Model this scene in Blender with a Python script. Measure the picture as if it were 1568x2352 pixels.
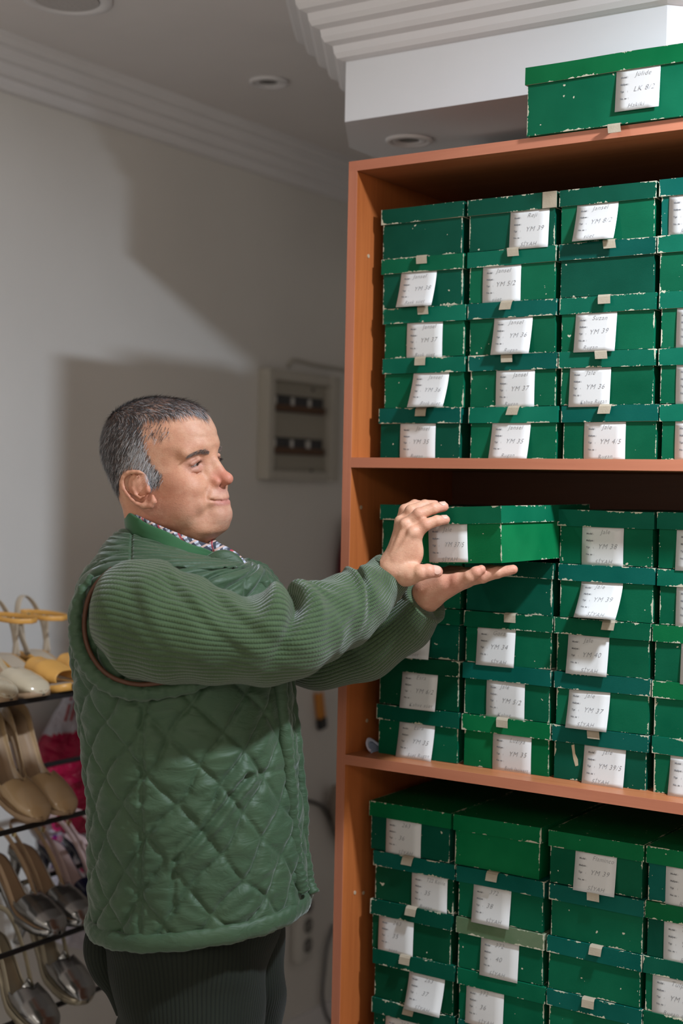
import bpy, bmesh, math, random
import numpy as np
from math import sin, cos, pi, radians, atan2, sqrt
from mathutils import Vector, Matrix, noise
random.seed(7)
for o in list(bpy.data.objects): bpy.data.objects.remove(o)
scene = bpy.context.scene
COL = scene.collection

# ---------------------------------------------------------------- camera
FPX, CX, CY, ROLL = 3267.0, 784.0, 1176.0, 0.0206
CAMH = 1.55
_p, _a = radians(-0.96), radians(123.7)
F = np.array([cos(_p)*cos(_a), cos(_p)*sin(_a), sin(_p)])
RH = np.array([sin(_a), -cos(_a), 0.0])
UP0 = np.cross(RH, F)
IX = cos(ROLL)*RH + sin(ROLL)*UP0
IU = -sin(ROLL)*RH + cos(ROLL)*UP0
CAM = np.array([0, 0, CAMH])
cam_d = bpy.data.cameras.new('camera'); cam = bpy.data.objects.new('camera', cam_d); COL.objects.link(cam)
cam.matrix_world = Matrix(((IX[0], IU[0], -F[0], 0), (IX[1], IU[1], -F[1], 0), (IX[2], IU[2], -F[2], CAMH), (0, 0, 0, 1)))
cam_d.sensor_fit = 'VERTICAL'; cam_d.sensor_height = 36.0; cam_d.sensor_width = 24.0
cam_d.lens = 36.0*FPX/2352
cam_d.clip_start = 0.05
cam_d.dof.use_dof = True; cam_d.dof.focus_distance = 2.3; cam_d.dof.aperture_fstop = 2.4
scene.camera = cam

# ---------------------------------------------------------------- world, lamps, exposure
scene.view_settings.view_transform = 'Standard'
try: scene.view_settings.look = 'None'
except Exception: pass
scene.view_settings.gamma = 1.0
scene.view_settings.exposure = 0.13
w = bpy.data.worlds.new('world'); scene.world = w; w.use_nodes = True
w.node_tree.nodes['Background'].inputs[0].default_value = (1.0, 0.91, 0.79, 1)
w.node_tree.nodes['Background'].inputs[1].default_value = 0.72

def light(name, kind, loc, target, energy, color, **kw):
    d = bpy.data.lights.new(name, kind); d.energy = energy; d.color = color
    for k, v in kw.items(): setattr(d, k, v)
    o = bpy.data.objects.new(name, d); COL.objects.link(o); o.location = loc
    if target is not None:
        o.rotation_euler = (Vector(target)-Vector(loc)).to_track_quat('-Z', 'Y').to_euler()
    return o
# ceiling downlight to the right of the frame: throws the unit's and the beam's shadows on the left wall
light('ceiling_downlight', 'AREA', (-0.17, 1.78, 2.493), (-0.17, 1.78, 0), 45, (0.78, 0.88, 1.0), shape='DISK', size=0.12)
# ceiling spot on the near left aimed at the boxes
light('ceiling_spot', 'SPOT', (-1.75, 0.45, 2.40), (-1.05, 2.15, 1.75), 10, (1.0, 0.95, 0.90), spot_size=radians(66), spot_blend=0.75, shadow_soft_size=0.03)
# broad soft fill added behind the camera, standing for no known fixture
light('front_fill_light', 'AREA', (0.5, -0.6, 2.42), (-1.2, 2.1, 1.55), 12, (1.0, 0.95, 0.87), shape='RECTANGLE', size=1.1, size_y=0.5)

# ---------------------------------------------------------------- helpers
def on(px, py, ax, val):
    d = F+(px-CX)/FPX*IX-(py-CY)/FPX*IU
    t = (val-CAM[ax])/d[ax]
    return CAM+t*d
def mat(name, color=(.8, .8, .8), rough=.5, metal=0.0, spec=0.5, sss=0.0, coat=0.0, sheen=0.0, trans=0.0):
    m = bpy.data.materials.new(name); m.use_nodes = True
    b = m.node_tree.nodes['Principled BSDF']
    b.inputs['Base Color'].default_value = (*color, 1); b.inputs['Roughness'].default_value = rough
    b.inputs['Metallic'].default_value = metal; b.inputs['Specular IOR Level'].default_value = spec
    b.inputs['Coat Weight'].default_value = coat; b.inputs['Sheen Weight'].default_value = sheen
    if sheen: b.inputs['Sheen Roughness'].default_value = 0.4
    b.inputs['Transmission Weight'].default_value = trans
    if sss:
        b.inputs['Subsurface Weight'].default_value = sss
        b.inputs['Subsurface Radius'].default_value = (0.012, 0.005, 0.003); b.inputs['Subsurface Scale'].default_value = 0.5
    return m
class NT:
    """small node builder around a material"""
    def __init__(s, m): s.m = m; s.t = m.node_tree; s.b = s.t.nodes['Principled BSDF']
    def n(s, typ, **kw):
        nd = s.t.nodes.new(typ)
        for k, v in kw.items():
            if k.startswith('i_'):
                key = k[2:].replace('_', ' ')
                nd.inputs[int(key) if key.isdigit() else key].default_value = v
            else: setattr(nd, k, v)
        return nd
    def l(s, a, b): s.t.links.new(a, b)
    def coord(s, which='Object'): return s.n('ShaderNodeTexCoord').outputs[which]
    def mapping(s, src, scale=(1, 1, 1), rot=(0, 0, 0)):
        mp_ = s.n('ShaderNodeMapping'); s.l(src, mp_.inputs['Vector']); mp_.inputs['Scale'].default_value = scale
        mp_.inputs['Rotation'].default_value = rot; return mp_.outputs[0]
    def noise(s, src, scale, detail=3, rough=.55, dist=0):
        nd = s.n('ShaderNodeTexNoise'); s.l(src, nd.inputs['Vector'])
        nd.inputs['Scale'].default_value = scale; nd.inputs['Detail'].default_value = detail
        nd.inputs['Roughness'].default_value = rough; nd.inputs['Distortion'].default_value = dist
        return nd.outputs['Fac']
    def ramp(s, src, stops):
        r = s.n('ShaderNodeValToRGB'); s.l(src, r.inputs[0]); e = r.color_ramp.elements
        while len(e) < len(stops): e.new(.5)
        for i, (p, c) in enumerate(stops):
            e[i].position = p; e[i].color = (*c, 1) if len(c) == 3 else c
        return r.outputs[0]
    def mix(s, f, a, b):
        x = s.n('ShaderNodeMix', data_type='RGBA')
        if isinstance(f, float): x.inputs[0].default_value = f
        else: s.l(f, x.inputs[0])
        for k, v in ((6, a), (7, b)):
            if isinstance(v, tuple): x.inputs[k].default_value = (*v, 1)
            else: s.l(v, x.inputs[k])
        return x.outputs[2]
    def math(s, op, a, b=None, clamp=False):
        x = s.n('ShaderNodeMath', operation=op, use_clamp=clamp)
        for k, v in ((0, a), (1, b)):
            if v is None: continue
            if isinstance(v, (int, float)): x.inputs[k].default_value = v
            else: s.l(v, x.inputs[k])
        return x.outputs[0]
    def bump(s, h, strength=.3, dist=.01, prev=None):
        x = s.n('ShaderNodeBump'); s.l(h, x.inputs['Height']); x.inputs['Strength'].default_value = strength
        x.inputs['Distance'].default_value = dist
        if prev is not None: s.l(prev, x.inputs['Normal'])
        return x.outputs[0]
    def out(s, color=None, normal=None, rough=None):
        if color is not None: s.l(color, s.b.inputs['Base Color'])
        if normal is not None: s.l(normal, s.b.inputs['Normal'])
        if rough is not None: s.l(rough, s.b.inputs['Roughness'])

def tag(o, label=None, cat=None, group=None, kind=None):
    if label: o['label'] = label
    if cat: o['category'] = cat
    if group: o['group'] = group
    if kind: o['kind'] = kind
    return o
def thing(name, label, cat, loc=(0, 0, 0), rz=0.0, group=None):
    o = bpy.data.objects.new(name, None); COL.objects.link(o); o.location = loc; o.rotation_euler = (0, 0, rz)
    o.empty_display_size = .05
    return tag(o, label, cat, group)
def link_mesh(name, me, m=None, parent=None, smooth=False):
    o = bpy.data.objects.new(name, me); COL.objects.link(o)
    if m is not None:
        for x in (m if isinstance(m, (list, tuple)) else [m]): me.materials.append(x)
    if parent is not None: o.parent = parent
    if smooth and len(me.polygons): me.polygons.foreach_set('use_smooth', [True]*len(me.polygons))
    return o
def mesh_obj(name, verts, faces, m=None, parent=None, smooth=False):
    me = bpy.data.meshes.new(name); me.from_pydata([tuple(map(float, v)) for v in verts], [], [tuple(map(int, f)) for f in faces]); me.update()
    return link_mesh(name, me, m, parent, smooth)
def box_geo(x0, y0, z0, x1, y1, z1):
    v = [(x0, y0, z0), (x1, y0, z0), (x1, y1, z0), (x0, y1, z0), (x0, y0, z1), (x1, y0, z1), (x1, y1, z1), (x0, y1, z1)]
    f = [(0, 3, 2, 1), (4, 5, 6, 7), (0, 1, 5, 4), (1, 2, 6, 5), (2, 3, 7, 6), (3, 0, 4, 7)]
    return v, f
def bevelled_box(name, lo, hi, bev, m, parent=None, seg=2):
    bm = bmesh.new(); v, f = box_geo(*lo, *hi); vs = [bm.verts.new(p) for p in v]
    for q in f: bm.faces.new([vs[i] for i in q])
    if bev: bmesh.ops.bevel(bm, geom=list(bm.edges), offset=bev, segments=seg, affect='EDGES', profile=.5)
    me = bpy.data.meshes.new(name); bm.to_mesh(me); bm.free()
    return link_mesh(name, me, m, parent, smooth=False)
def catmull(pts, n):
    P = np.array(pts, float); P = np.vstack([2*P[0]-P[1], P, 2*P[-1]-P[-2]]); out = []
    segs = len(P)-3
    for k in range(n):
        t = k/(n-1)*segs; i = min(int(t), segs-1); t -= i
        a, b, c, d = P[i:i+4]
        out.append(.5*((2*b)+(-a+c)*t+(2*a-5*b+4*c-d)*t*t+(-a+3*b-3*c+d)*t**3))
    return np.array(out)
def frames(C):
    T = np.gradient(C, axis=0); T /= np.linalg.norm(T, axis=1)[:, None]+1e-12
    ref = np.array([0, 0, 1.0]) if abs(T[0][2]) < .9 else np.array([1.0, 0, 0])
    N = []; n = ref-T[0]*(ref@T[0]); n /= np.linalg.norm(n)
    for t in T:
        n = n-t*(n@t); n /= np.linalg.norm(n); N.append(n.copy())
    N = np.array(N); B = np.cross(T, N); return T, N, B
def tube_geo(pts, rads, seg=12, n=None, caps=True, flat=1.0, disp=None, up=None):
    """swept tube; rads scalar or list; flat scales the second axis; disp(i,j,u,v)->offset"""
    P = np.array(pts, float)
    rr = np.array([rads]*len(P) if np.isscalar(rads) else rads, float)
    if n:
        C = catmull(np.column_stack([P, rr]), n); rr = C[:, 3]; C = C[:, :3]
    else: C = P
    T, N, B = frames(C)
    if up is not None:
        upv = np.array(up, float); N = upv[None]-T*(T@upv)[:, None]; N /= np.linalg.norm(N, axis=1)[:, None]; B = np.cross(T, N)
    m = len(C); vs = []
    for i in range(m):
        for j in range(seg):
            a = 2*pi*j/seg; r = rr[i]
            if disp: r += disp(i/(m-1), a)
            vs.append(C[i]+N[i]*cos(a)*r*flat+B[i]*sin(a)*r)
    fs = [(i*seg+j, i*seg+(j+1) % seg, (i+1)*seg+(j+1) % seg, (i+1)*seg+j) for i in range(m-1) for j in range(seg)]
    if caps:
        fs.append(tuple(range(seg))[::-1]); fs.append(tuple((m-1)*seg+j for j in range(seg)))
    return vs, fs
def merge(*geos):
    V, Fc = [], []
    for v, f in geos:
        k = len(V); V += [tuple(p) for p in v]; Fc += [tuple(i+k for i in q) for q in f]
    return V, Fc
def disc_geo(c, r, n, axis=2, h=.002, r2=None):
    r2 = r if r2 is None else r2
    vs = []
    for k, rad in ((0, r), (1, r2)):
        for j in range(n):
            a = 2*pi*j/n; p = [0, 0, 0]; p[(axis+1) % 3] = cos(a)*rad; p[(axis+2) % 3] = sin(a)*rad; p[axis] = k*h
            vs.append((c[0]+p[0], c[1]+p[1], c[2]+p[2]))
    fs = [tuple(range(n))[::-1], tuple(range(n, 2*n))]+[(j, (j+1) % n, n+(j+1) % n, n+j) for j in range(n)]
    return vs, fs
def text_geo(txt, size=.01, shear=0.0, space=1.0, offset=0.0):
    c = bpy.data.curves.new('t', 'FONT'); c.body = txt; c.size = size; c.shear = shear; c.space_character = space
    c.resolution_u = 2; c.offset = offset
    o = bpy.data.objects.new('t', c)
    me = bpy.data.meshes.new_from_object(o)
    v = [tuple(p.co) for p in me.vertices]; f = [tuple(p.vertices) for p in me.polygons]
    bpy.data.objects.remove(o); bpy.data.meshes.remove(me); bpy.data.curves.remove(c)
    return v, f
# ================================================================ materials of the room
M = {}
def plaster(name, col, stain=None, bs=.12):
    m = mat(name, col, .75, spec=.25); t = NT(m); c = t.coord()
    n1 = t.noise(c, 2.2, 4); n2 = t.noise(c, 60, 3)
    base = t.mix(t.ramp(n1, [(.35, (0, 0, 0)), (.75, (1, 1, 1))]), col, tuple(x*.93 for x in col))
    t.out(base, t.bump(n2, bs, .002)); return m
M['wall'] = plaster('wall_paint', (.78, .75, .71))
M['ceil'] = plaster('ceiling_paint', (.84, .80, .79), bs=.05)
M['trim'] = plaster('cornice_paint', (.82, .80, .81), bs=.03)
M['beam'] = plaster('beam_paint', (.84, .85, .88), bs=.03)
m = mat('floor_tile', (.64, .60, .54), .35); t = NT(m); br = t.n('ShaderNodeTexBrick'); t.l(t.mapping(t.coord(), (1, 1, 1)), br.inputs['Vector'])
br.offset = 0; br.inputs['Scale'].default_value = 1; br.inputs['Brick Width'].default_value = .4; br.inputs['Row Height'].default_value = .4; br.inputs['Mortar Size'].default_value = .004
br.inputs['Color1'].default_value = (.64, .60, .54, 1); br.inputs['Color2'].default_value = (.68, .63, .57, 1); br.inputs['Mortar'].default_value = (.2, .18, .16, 1)
t.out(br.outputs[0]); M['floor'] = m
def wood(name, c1, c2, axis):
    m = mat(name, c1, .42, spec=.45); t = NT(m)
    sc = {'x': (1.2, 40, 40), 'z': (40, 40, 1.2)}[axis]
    v = t.mapping(t.coord(), sc); n = t.noise(v, 1.6, 5, .6, 1.2); n2 = t.noise(t.coord(), 3, 2)
    f = t.math('ADD', t.math('MULTIPLY', n, .7), t.math('MULTIPLY', n2, .35))
    t.out(t.ramp(f, [(.3, c1), (.75, c2)]), t.bump(n, .06, .002)); return m
M['wood_x'] = wood('cherry_laminate', (.33, .105, .038), (.46, .17, .07), 'x')
M['wood_z'] = wood('cherry_laminate_upright', (.36, .095, .024), (.54, .165, .045), 'z')
M['edge'] = wood('cherry_edge_band', (.47, .155, .085), (.58, .215, .12), 'x')
M['edge_z'] = wood('cherry_edge_band_upright', (.47, .155, .085), (.58, .215, .12), 'z')
M['back'] = wood('dark_back_board', (.13, .045, .02), (.17, .06, .028), 'x')
M['white_plastic'] = mat('white_plastic', (.62, .60, .56), .4)
M['black_metal'] = mat('black_metal', (.012, .012, .013), .38)
M['dark'] = mat('black_plastic', (.02, .02, .022), .4)

def struct(name, v, f, m, **k):
    o = mesh_obj(name, v, f, m, **k); o['kind'] = 'structure'; return o
XL, CEIL = -2.40, 2.51
struct('floor', *box_geo(-2.5, -3.2, -.2, 2.6, 4.1, -.08), M['floor'])
struct('ceiling', *box_geo(-2.5, -3.2, CEIL, 2.6, 4.1, CEIL+.1), M['ceil'])
struct('wall_left', *box_geo(-2.5, -3.2, -.08, XL, 4.1, CEIL), M['wall'])
struct('wall_back', *box_geo(-2.4, 4.0, -.08, 2.6, 4.1, CEIL), M['wall'])
struct('wall_rear', *box_geo(-1.40, 2.52, -.08, .2, 2.60, 2.238), M['wall'])
struct('wall_right', *box_geo(2.5, -3.2, -.08, 2.6, 4.1, CEIL), M['wall'])
struct('baseboard_left', *box_geo(XL, -3.2, -.08, XL+.012, 4.0, -.01), M['trim'])

def profile_cornice(w_, h_, steps):
    """stepped cornice profile, (distance from wall, distance below ceiling)"""
    p = [(0.0, h_)]
    for k in range(steps):
        a = (k+.35)/steps; b = (k+1)/steps
        p.append((w_*(k/steps)+.006, h_*(1-k/steps)))
        p.append((w_*(k+.55)/steps+.004, h_*(1-(k+.12)/steps)))
        p.append((w_*(k+.8)/steps+.004, h_*(1-(k+.45)/steps)))
        p.append((w_*(k+.9)/steps+.004, h_*(1-(k+.95)/steps)))
    p.append((w_+.004, 0.0)); return p
def extrude_profile(prof, path, outs):
    """sweep a profile along a polyline; outs = outward direction at each point (already mitred)"""
    vs = []; n = len(prof)
    for (x, y), (ox, oy) in zip(path, outs):
        for d, h in prof: vs.append((x+ox*d, y+oy*d, CEIL-h))
    fs = [(i*n+j, i*n+j+1, (i+1)*n+j+1, (i+1)*n+j) for i in range(len(path)-1) for j in range(n-1)]
    return vs, fs
pr = profile_cornice(.095, .098, 4)
struct('trim_1', *extrude_profile(pr, [(XL, -3.2), (XL, 4.0)], [(1, 0), (1, 0)]), M['trim'])
# dropped beam above the shelving
BZ = 2.26
bp = [(-1.652, 4.0), (-1.652, 2.478), (-1.545, 2.30), (-0.896, 2.30), (0.2, 3.4), (0.2, 4.0)]
n = len(bp); vs = [(x, y, BZ) for x, y in bp]+[(x, y, CEIL) for x, y in bp]
fs = [tuple(range(n))[::-1]]+[(j, (j+1) % n, n+(j+1) % n, n+j) for j in range(n)]
struct('trim_2', vs, fs[0:1]+fs[1:], M['beam'])
def mitre(path):
    outs = []
    seg = []
    for (a, b), (c, d) in zip(path[:-1], path[1:]):
        dx, dy = c-a, d-b; L = sqrt(dx*dx+dy*dy); seg.append((dy/L, -dx/L))
    for i in range(len(path)):
        if i == 0: outs.append(seg[0])
        elif i == len(path)-1: outs.append(seg[-1])
        else:
            n1, n2 = seg[i-1], seg[i]; mx, my = n1[0]+n2[0], n1[1]+n2[1]; k = 2/(mx*mx+my*my)*1.0
            outs.append((mx*k, my*k))
    return outs
cp = bp[:5]; o_ = [(-a, -b) for a, b in mitre(cp)]
if o_[2][1] > 0: o_ = [(-a, -b) for a, b in o_]
struct('trim_3', *extrude_profile(profile_cornice(.12, .134, 5), cp, o_), M['trim'])

def downlight(x, y, z, r, label, big=False):
    t_ = thing('recessed_downlight', label, 'ceiling light', (x, y, z))
    ring = []
    prof = [(r, 0), (r, -.004), (r*.93, -.007), (r*.78, -.006), (r*.72, -.002), (r*.70, .004)]
    N = 40; v = [(cos(2*pi*j/N)*a, sin(2*pi*j/N)*a, h) for a, h in prof for j in range(N)]
    f = [(k*N+j, k*N+(j+1) % N, (k+1)*N+(j+1) % N, (k+1)*N+j) for k in range(len(prof)-1) for j in range(N)]
    mesh_obj('trim_ring', v, f, M['trim'], t_, True)
    if big:
        ob = mesh_obj('glass_diffuser', *disc_geo((0, 0, -.004), r*.70, N, 2, .004, r*.70), M['frost'], t_, False)
    else:
        prof = [(r*.70, .0), (r*.5, .0), (r*.42, .012)]
        v = [(cos(2*pi*j/N)*a, sin(2*pi*j/N)*a, h-.004) for a, h in prof for j in range(N)]
        f = [(k*N+j, k*N+(j+1) % N, (k+1)*N+(j+1) % N, (k+1)*N+j) for k in range(2) for j in range(N)]
        mesh_obj('inner_ring', v, f, M['trim'], t_, True)
        mesh_obj('bulb', *disc_geo((0, 0, -.001), r*.45, N, 2, .003), M['bulb'], t_)
    return t_
m = mat('frosted_glass', (.50, .47, .46), .35); t = NT(m); t.out(None, t.bump(t.noise(t.coord(), 120, 3), .6, .004)); M['frost'] = m
M['bulb'] = mat('unlit_bulb', (.05, .05, .045), .15)
downlight(-2.045, 2.05, CEIL-.001, .088, 'large round recessed ceiling light with frosted glass, nearest the left wall', True)
downlight(-2.038, 2.708, CEIL-.001, .047, 'small dark round recessed spot in the flat ceiling left of the beam')
bl = downlight(-1.505, 2.475, BZ-.001, .048, 'small round recessed spot under the white dropped beam')

# ================================================================ shelving unit
SX0, SY0, SX1, SY1, TH, ZT = -1.4153, 2.1227, 0.10, 2.497, .0178, 2.1332
unit = thing('shelving_unit', 'tall cherry wood open shelving unit filled with green shoe boxes', 'shelf', ((SX0+SX1)/2, (SY0+SY1)/2, 0))
UL = Vector(unit.location)
def upart(name, lo, hi, m, bev=.0006):
    o = bevelled_box(name, [lo[i]-UL[i] for i in range(3)], [hi[i]-UL[i] for i in range(3)], bev, m, unit, 1); return o
EB = .0012
upart('side_panel', (SX0, SY0+EB, -.08), (SX0+TH, SY1-.004, ZT-TH), M['wood_z'])
upart('side_panel', (SX1-TH, SY0+EB, -.08), (SX1, SY1-.004, ZT-TH), M['wood_z'])
upart('top_board', (SX0, SY0+EB, ZT-TH), (SX1, SY1-.004, ZT), M['wood_x'])
upart('edge_strip', (SX0, SY0, ZT-TH), (SX1, SY0+EB, ZT), M['edge'], 0)
upart('edge_strip', (SX0, SY0, -.08), (SX0+TH, SY0+EB, ZT-TH), M['edge_z'], 0)
for z in (1.6052, 1.0730, .5415, .01):
    upart('shelf_board', (SX0+TH, SY0+EB, z-TH), (SX1-TH, SY1-.004, z), M['wood_x'])
    upart('edge_strip', (SX0+TH, SY0, z-TH), (SX1-TH, SY0+EB, z), M['edge'], 0)
upart('back_panel', (SX0+.002, SY1-.004, 0), (SX1-.002, SY1, ZT-.002), M['back'], 0)
upart('plinth', (SX0+TH, SY0+.02, -.08), (SX1-TH, SY0+.036, -.008), M['wood_x'])
M['screw'] = mat('screw_cap', (.5, .38, .26), .4)
for y, z in ((2.165, 1.97), (2.158, 1.516), (2.193, 1.125), (2.164, .815), (2.193, .808)):
    mesh_obj('screw_cap', *disc_geo((SX0+TH-UL[0], y-UL[1], z), .0035, 12, 0, .0012), M['screw'], unit)

# ================================================================ shoe boxes
def box_mat(name, col, grime=0.0, chips=1.0):
    """covered board: linen bump, per-box tone, pale chips along the edges (edge distances are kept in two UV layers)"""
    m = mat(name, tuple(x*.92 for x in col), .55, spec=.09); t = NT(m); c = t.coord('Object')
    inf = t.n('ShaderNodeObjectInfo'); add = t.n('ShaderNodeVectorMath', operation='ADD'); t.l(c, add.inputs[0])
    sc = t.n('ShaderNodeVectorMath', operation='SCALE'); t.l(inf.outputs['Location'], sc.inputs[0]); sc.inputs['Scale'].default_value = 7.3; t.l(sc.outputs[0], add.inputs[1]); c = add.outputs[0]
    u1 = t.n('ShaderNodeUVMap', uv_map='lo'); u2 = t.n('ShaderNodeUVMap', uv_map='hi')
    s1 = t.n('ShaderNodeSeparateXYZ'); t.l(u1.outputs[0], s1.inputs[0]); s2 = t.n('ShaderNodeSeparateXYZ'); t.l(u2.outputs[0], s2.inputs[0])
    d = t.math('MINIMUM', t.math('MINIMUM', s1.outputs[0], s1.outputs[1]), t.math('MINIMUM', s2.outputs[0], s2.outputs[1]))
    cx_ = t.math('MINIMUM', s1.outputs[0], s2.outputs[0])
    big = t.noise(c, 32, 2, .5); fine = t.noise(c, 210, 3, .6)
    f = t.math('ADD', t.math('MULTIPLY', big, .62), t.math('MULTIPLY', fine, .42))
    # threshold falls towards the edge
    thr = t.math('ADD', .556, t.math('MULTIPLY', d, 38.0))
    edge = t.math('GREATER_THAN', f, t.math('MINIMUM', thr, .95))
    thr2 = t.math('ADD', .50, t.math('MULTIPLY', cx_, 60.0))
    corner = t.math('MULTIPLY', t.math('GREATER_THAN', f, thr2), t.math('LESS_THAN', d, .0035))
    speck = t.math('GREATER_THAN', t.noise(c, 120, 1, .3), .80)
    chip = t.math('MAXIMUM', t.math('MAXIMUM', edge, corner), speck)
    tone = t.noise(c, 9, 3); lin = t.noise(t.mapping(c, (1, 1, 3)), 420, 2)
    b1 = t.mix(t.ramp(tone, [(.3, (0, 0, 0)), (.7, (1, 1, 1))]), tuple(x*.84 for x in col), tuple(min(1, x*1.13+.004) for x in col))
    if grime:
        gm = t.ramp(t.noise(c, 14, 4), [(.35, (0, 0, 0)), (.7, (1, 1, 1))]); b1 = t.mix(t.math('MULTIPLY', gm, grime), b1, (.20, .26, .16))
    rnd = t.math('ADD', t.math('MULTIPLY', inf.outputs['Random'], .28), .84)
    hsv = t.n('ShaderNodeHueSaturation'); t.l(b1, hsv.inputs['Color']); t.l(rnd, hsv.inputs['Value'])
    colr = t.mix(chip, hsv.outputs[0], (.56, .53, .40))
    bmp = t.bump(lin, .10, .001, t.bump(fine, .08, .001))
    t.out(colr, bmp, t.math('ADD', .36, t.math('MULTIPLY', tone, .16))); return m
G = {
 'g': box_mat('green_board', (.001, .105, .048)), 'd': box_mat('dark_green_board', (.001, .076, .044)),
 'b': box_mat('bright_green_board', (.001, .135, .042)), 't': box_mat('teal_board', (.001, .092, .068)),
 'm': box_mat('mid_green_board', (.002, .128, .074)), 'o': box_mat('faded_olive_board', (.10, .17, .085), .7),
 'k': box_mat('deep_green_board', (.001, .060, .026)),
}
M['card'] = mat('label_card', (.68, .67, .655), .38); t = NT(M['card']); t.out(None, t.bump(t.noise(t.coord(), 300, 2), .03, .001))
M['print'] = mat('printed_ink', (.16, .16, .17), .6)
M['pencil'] = mat('pencil_writing', (.27, .27, .28), .5)
M['tape'] = mat('linen_tape', (.42, .35, .26), .7); t = NT(M['tape']); t.out(t.mix(t.noise(t.coord(), 60, 3), (.46, .39, .29), (.34, .28, .20)), t.bump(t.noise(t.coord(), 500, 2), .3, .001))
M['paste'] = mat('raw_cardboard', (.52, .44, .30), .8)

def face_quads(x0, y0, z0, x1, y1, z1, skip=(), jit=0.0):
    """box faces subdivided a little, with edge distance uvs"""
    verts, faces, lo, hi = [], [], [], []
    def add(o, a, b, na, nb):
        o, a, b = map(np.array, (o, a, b)); La, Lb = np.linalg.norm(a), np.linalg.norm(b); k = len(verts)
        for i in range(na+1):
            for j in range(nb+1): verts.append(o+a*i/na+b*j/nb)
        for i in range(na):
            for j in range(nb):
                faces.append((k+i*(nb+1)+j, k+(i+1)*(nb+1)+j, k+(i+1)*(nb+1)+j+1, k+i*(nb+1)+j+1))
                for (ii, jj) in ((i, j), (i+1, j), (i+1, j+1), (i, j+1)):
                    lo.append((La*ii/na, Lb*jj/nb)); hi.append((La*(1-ii/na), Lb*(1-jj/nb)))
    X, Y, Z = x1-x0, y1-y0, z1-z0
    if 'f' not in skip: add((x0, y0, z0), (X, 0, 0), (0, 0, Z), 10, 4)
    if 'r' not in skip: add((x1, y0, z0), (0, Y, 0), (0, 0, Z), 8, 4)
    if 'l' not in skip: add((x0, y1, z0), (0, -Y, 0), (0, 0, Z), 8, 4)
    if 'k' not in skip: add((x1, y1, z0), (-X, 0, 0), (0, 0, Z), 4, 3)
    if 't' not in skip: add((x0, y0, z1), (X, 0, 0), (0, Y, 0), 8, 8)
    if 'u' not in skip: add((x0, y1, z0), (X, 0, 0), (0, -Y, 0), 4, 4)
    return verts, faces, lo, hi
def board_mesh(name, dims, m, parent, skip=(), warp=0.0, seed=0, bevel=True):
    v, f, lo, hi = face_quads(*dims, skip=skip)
    x0, y0, z0, x1, y1, z1 = dims
    out = []
    for p in v:
        q = Vector(p)
        if warp:
            n_ = noise.noise_vector(Vector((q.x*9+seed*3.1, q.y*5, q.z*9+seed)))*warp
            q = q+n_
        out.append(q)
    me = bpy.data.meshes.new(name); me.from_pydata([tuple(p) for p in out], [], f)
    a = me.uv_layers.new(name='lo'); b = me.uv_layers.new(name='hi')
    for i in range(len(lo)): a.data[i].uv = lo[i]; b.data[i].uv = hi[i]
    me.update()
    return link_mesh(name, me, m, parent)
FORM = None
def label_card(parent, x, z, lean, words, yf, w=.0725, h=.0645, tilt=0.0):
    """card tucked under the lid at height z (local), front plane yf, leaning out at the foot by lean"""
    global FORM
    def fy(t): return yf-.0012-lean*(t**1.5)-.0006*sin(t*pi)
    nx, nz = 4, 8
    v = []; f = []
    for side in (0, 1):
        for i in range(nz+1):
            for j in range(nx+1):
                t = i/nz; v.append((x+w*j/nx+tilt*t*.01, fy(t)+side*.0004, z-h*t*cos(min(lean/h, .6))))
    k = (nz+1)*(nx+1)
    for i in range(nz):
        for j in range(nx):
            a = i*(nx+1)+j; f.append((a+nx+1, a+nx+2, a+1, a)); f.append((k+a, k+a+1, k+a+nx+2, k+a+nx+1))
    for i in range(nz):
        a = i*(nx+1); f.append((a, k+a, k+a+nx+1, a+nx+1)); a += nx; f.append((a+nx+1, k+a+nx+1, k+a, a))
    a = nz*(nx+1)
    for j in range(nx): f.append((a+j, k+a+j, k+a+j+1, a+j+1)); f.append((j+1, k+j+1, k+j, j))
    card = mesh_obj('label_card', v, f, M['card'], parent, True)
    def place(geo, ox, oz):
        V = []
        for p in geo[0]:
            lx = p[0]+ox; lz = oz-p[1]; t = max(0, min(1, lz/h)); V.append((x+lx+tilt*t*.01, fy(t)-.00035, z-h*t*cos(min(lean/h, .6))))
        return V, geo[1]
    if FORM is None:
        FORM = [(text_geo(s, .0042, 0, 1, .0001), .0075, .0125+i*.0113) for i, s in enumerate(('Model :', 'Maliyet :', 'Tipi     :', 'No. su  :'))]
    V, Fc = merge(*[place(g, ox, oz) for g, ox, oz in FORM]); mesh_obj('printed_form', V, Fc, M['print'], card)
    geos = []
    a, b, c = words
    rr = random.Random(hash(x*1000) % 997)
    for s, ox, oz, sz in ((a, .027+rr.uniform(-.002, .006), .0115, .0105), (b, .027+rr.uniform(-.002, .004), .0355, .0115), (c, .022+rr.uniform(-.006, .006), .0600, .0095)):
        if not s: continue
        g = text_geo(s, sz, .35, 1.12, -.00012); an = rr.uniform(-.03, .06)
        mxw = max(p[0] for p in g[0]); k = min(1, (.068-ox)/mxw) if mxw > 0 else 1
        g = ([(p[0]*k*cos(an)-p[1]*sin(an), p[0]*k*sin(an)+p[1]*cos(an), 0) for p in g[0]], g[1]); geos.append(place(g, ox, oz))
    if geos: V, Fc = merge(*geos); mesh_obj('handwriting', V, Fc, M['pencil'], card)
    return card
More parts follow.
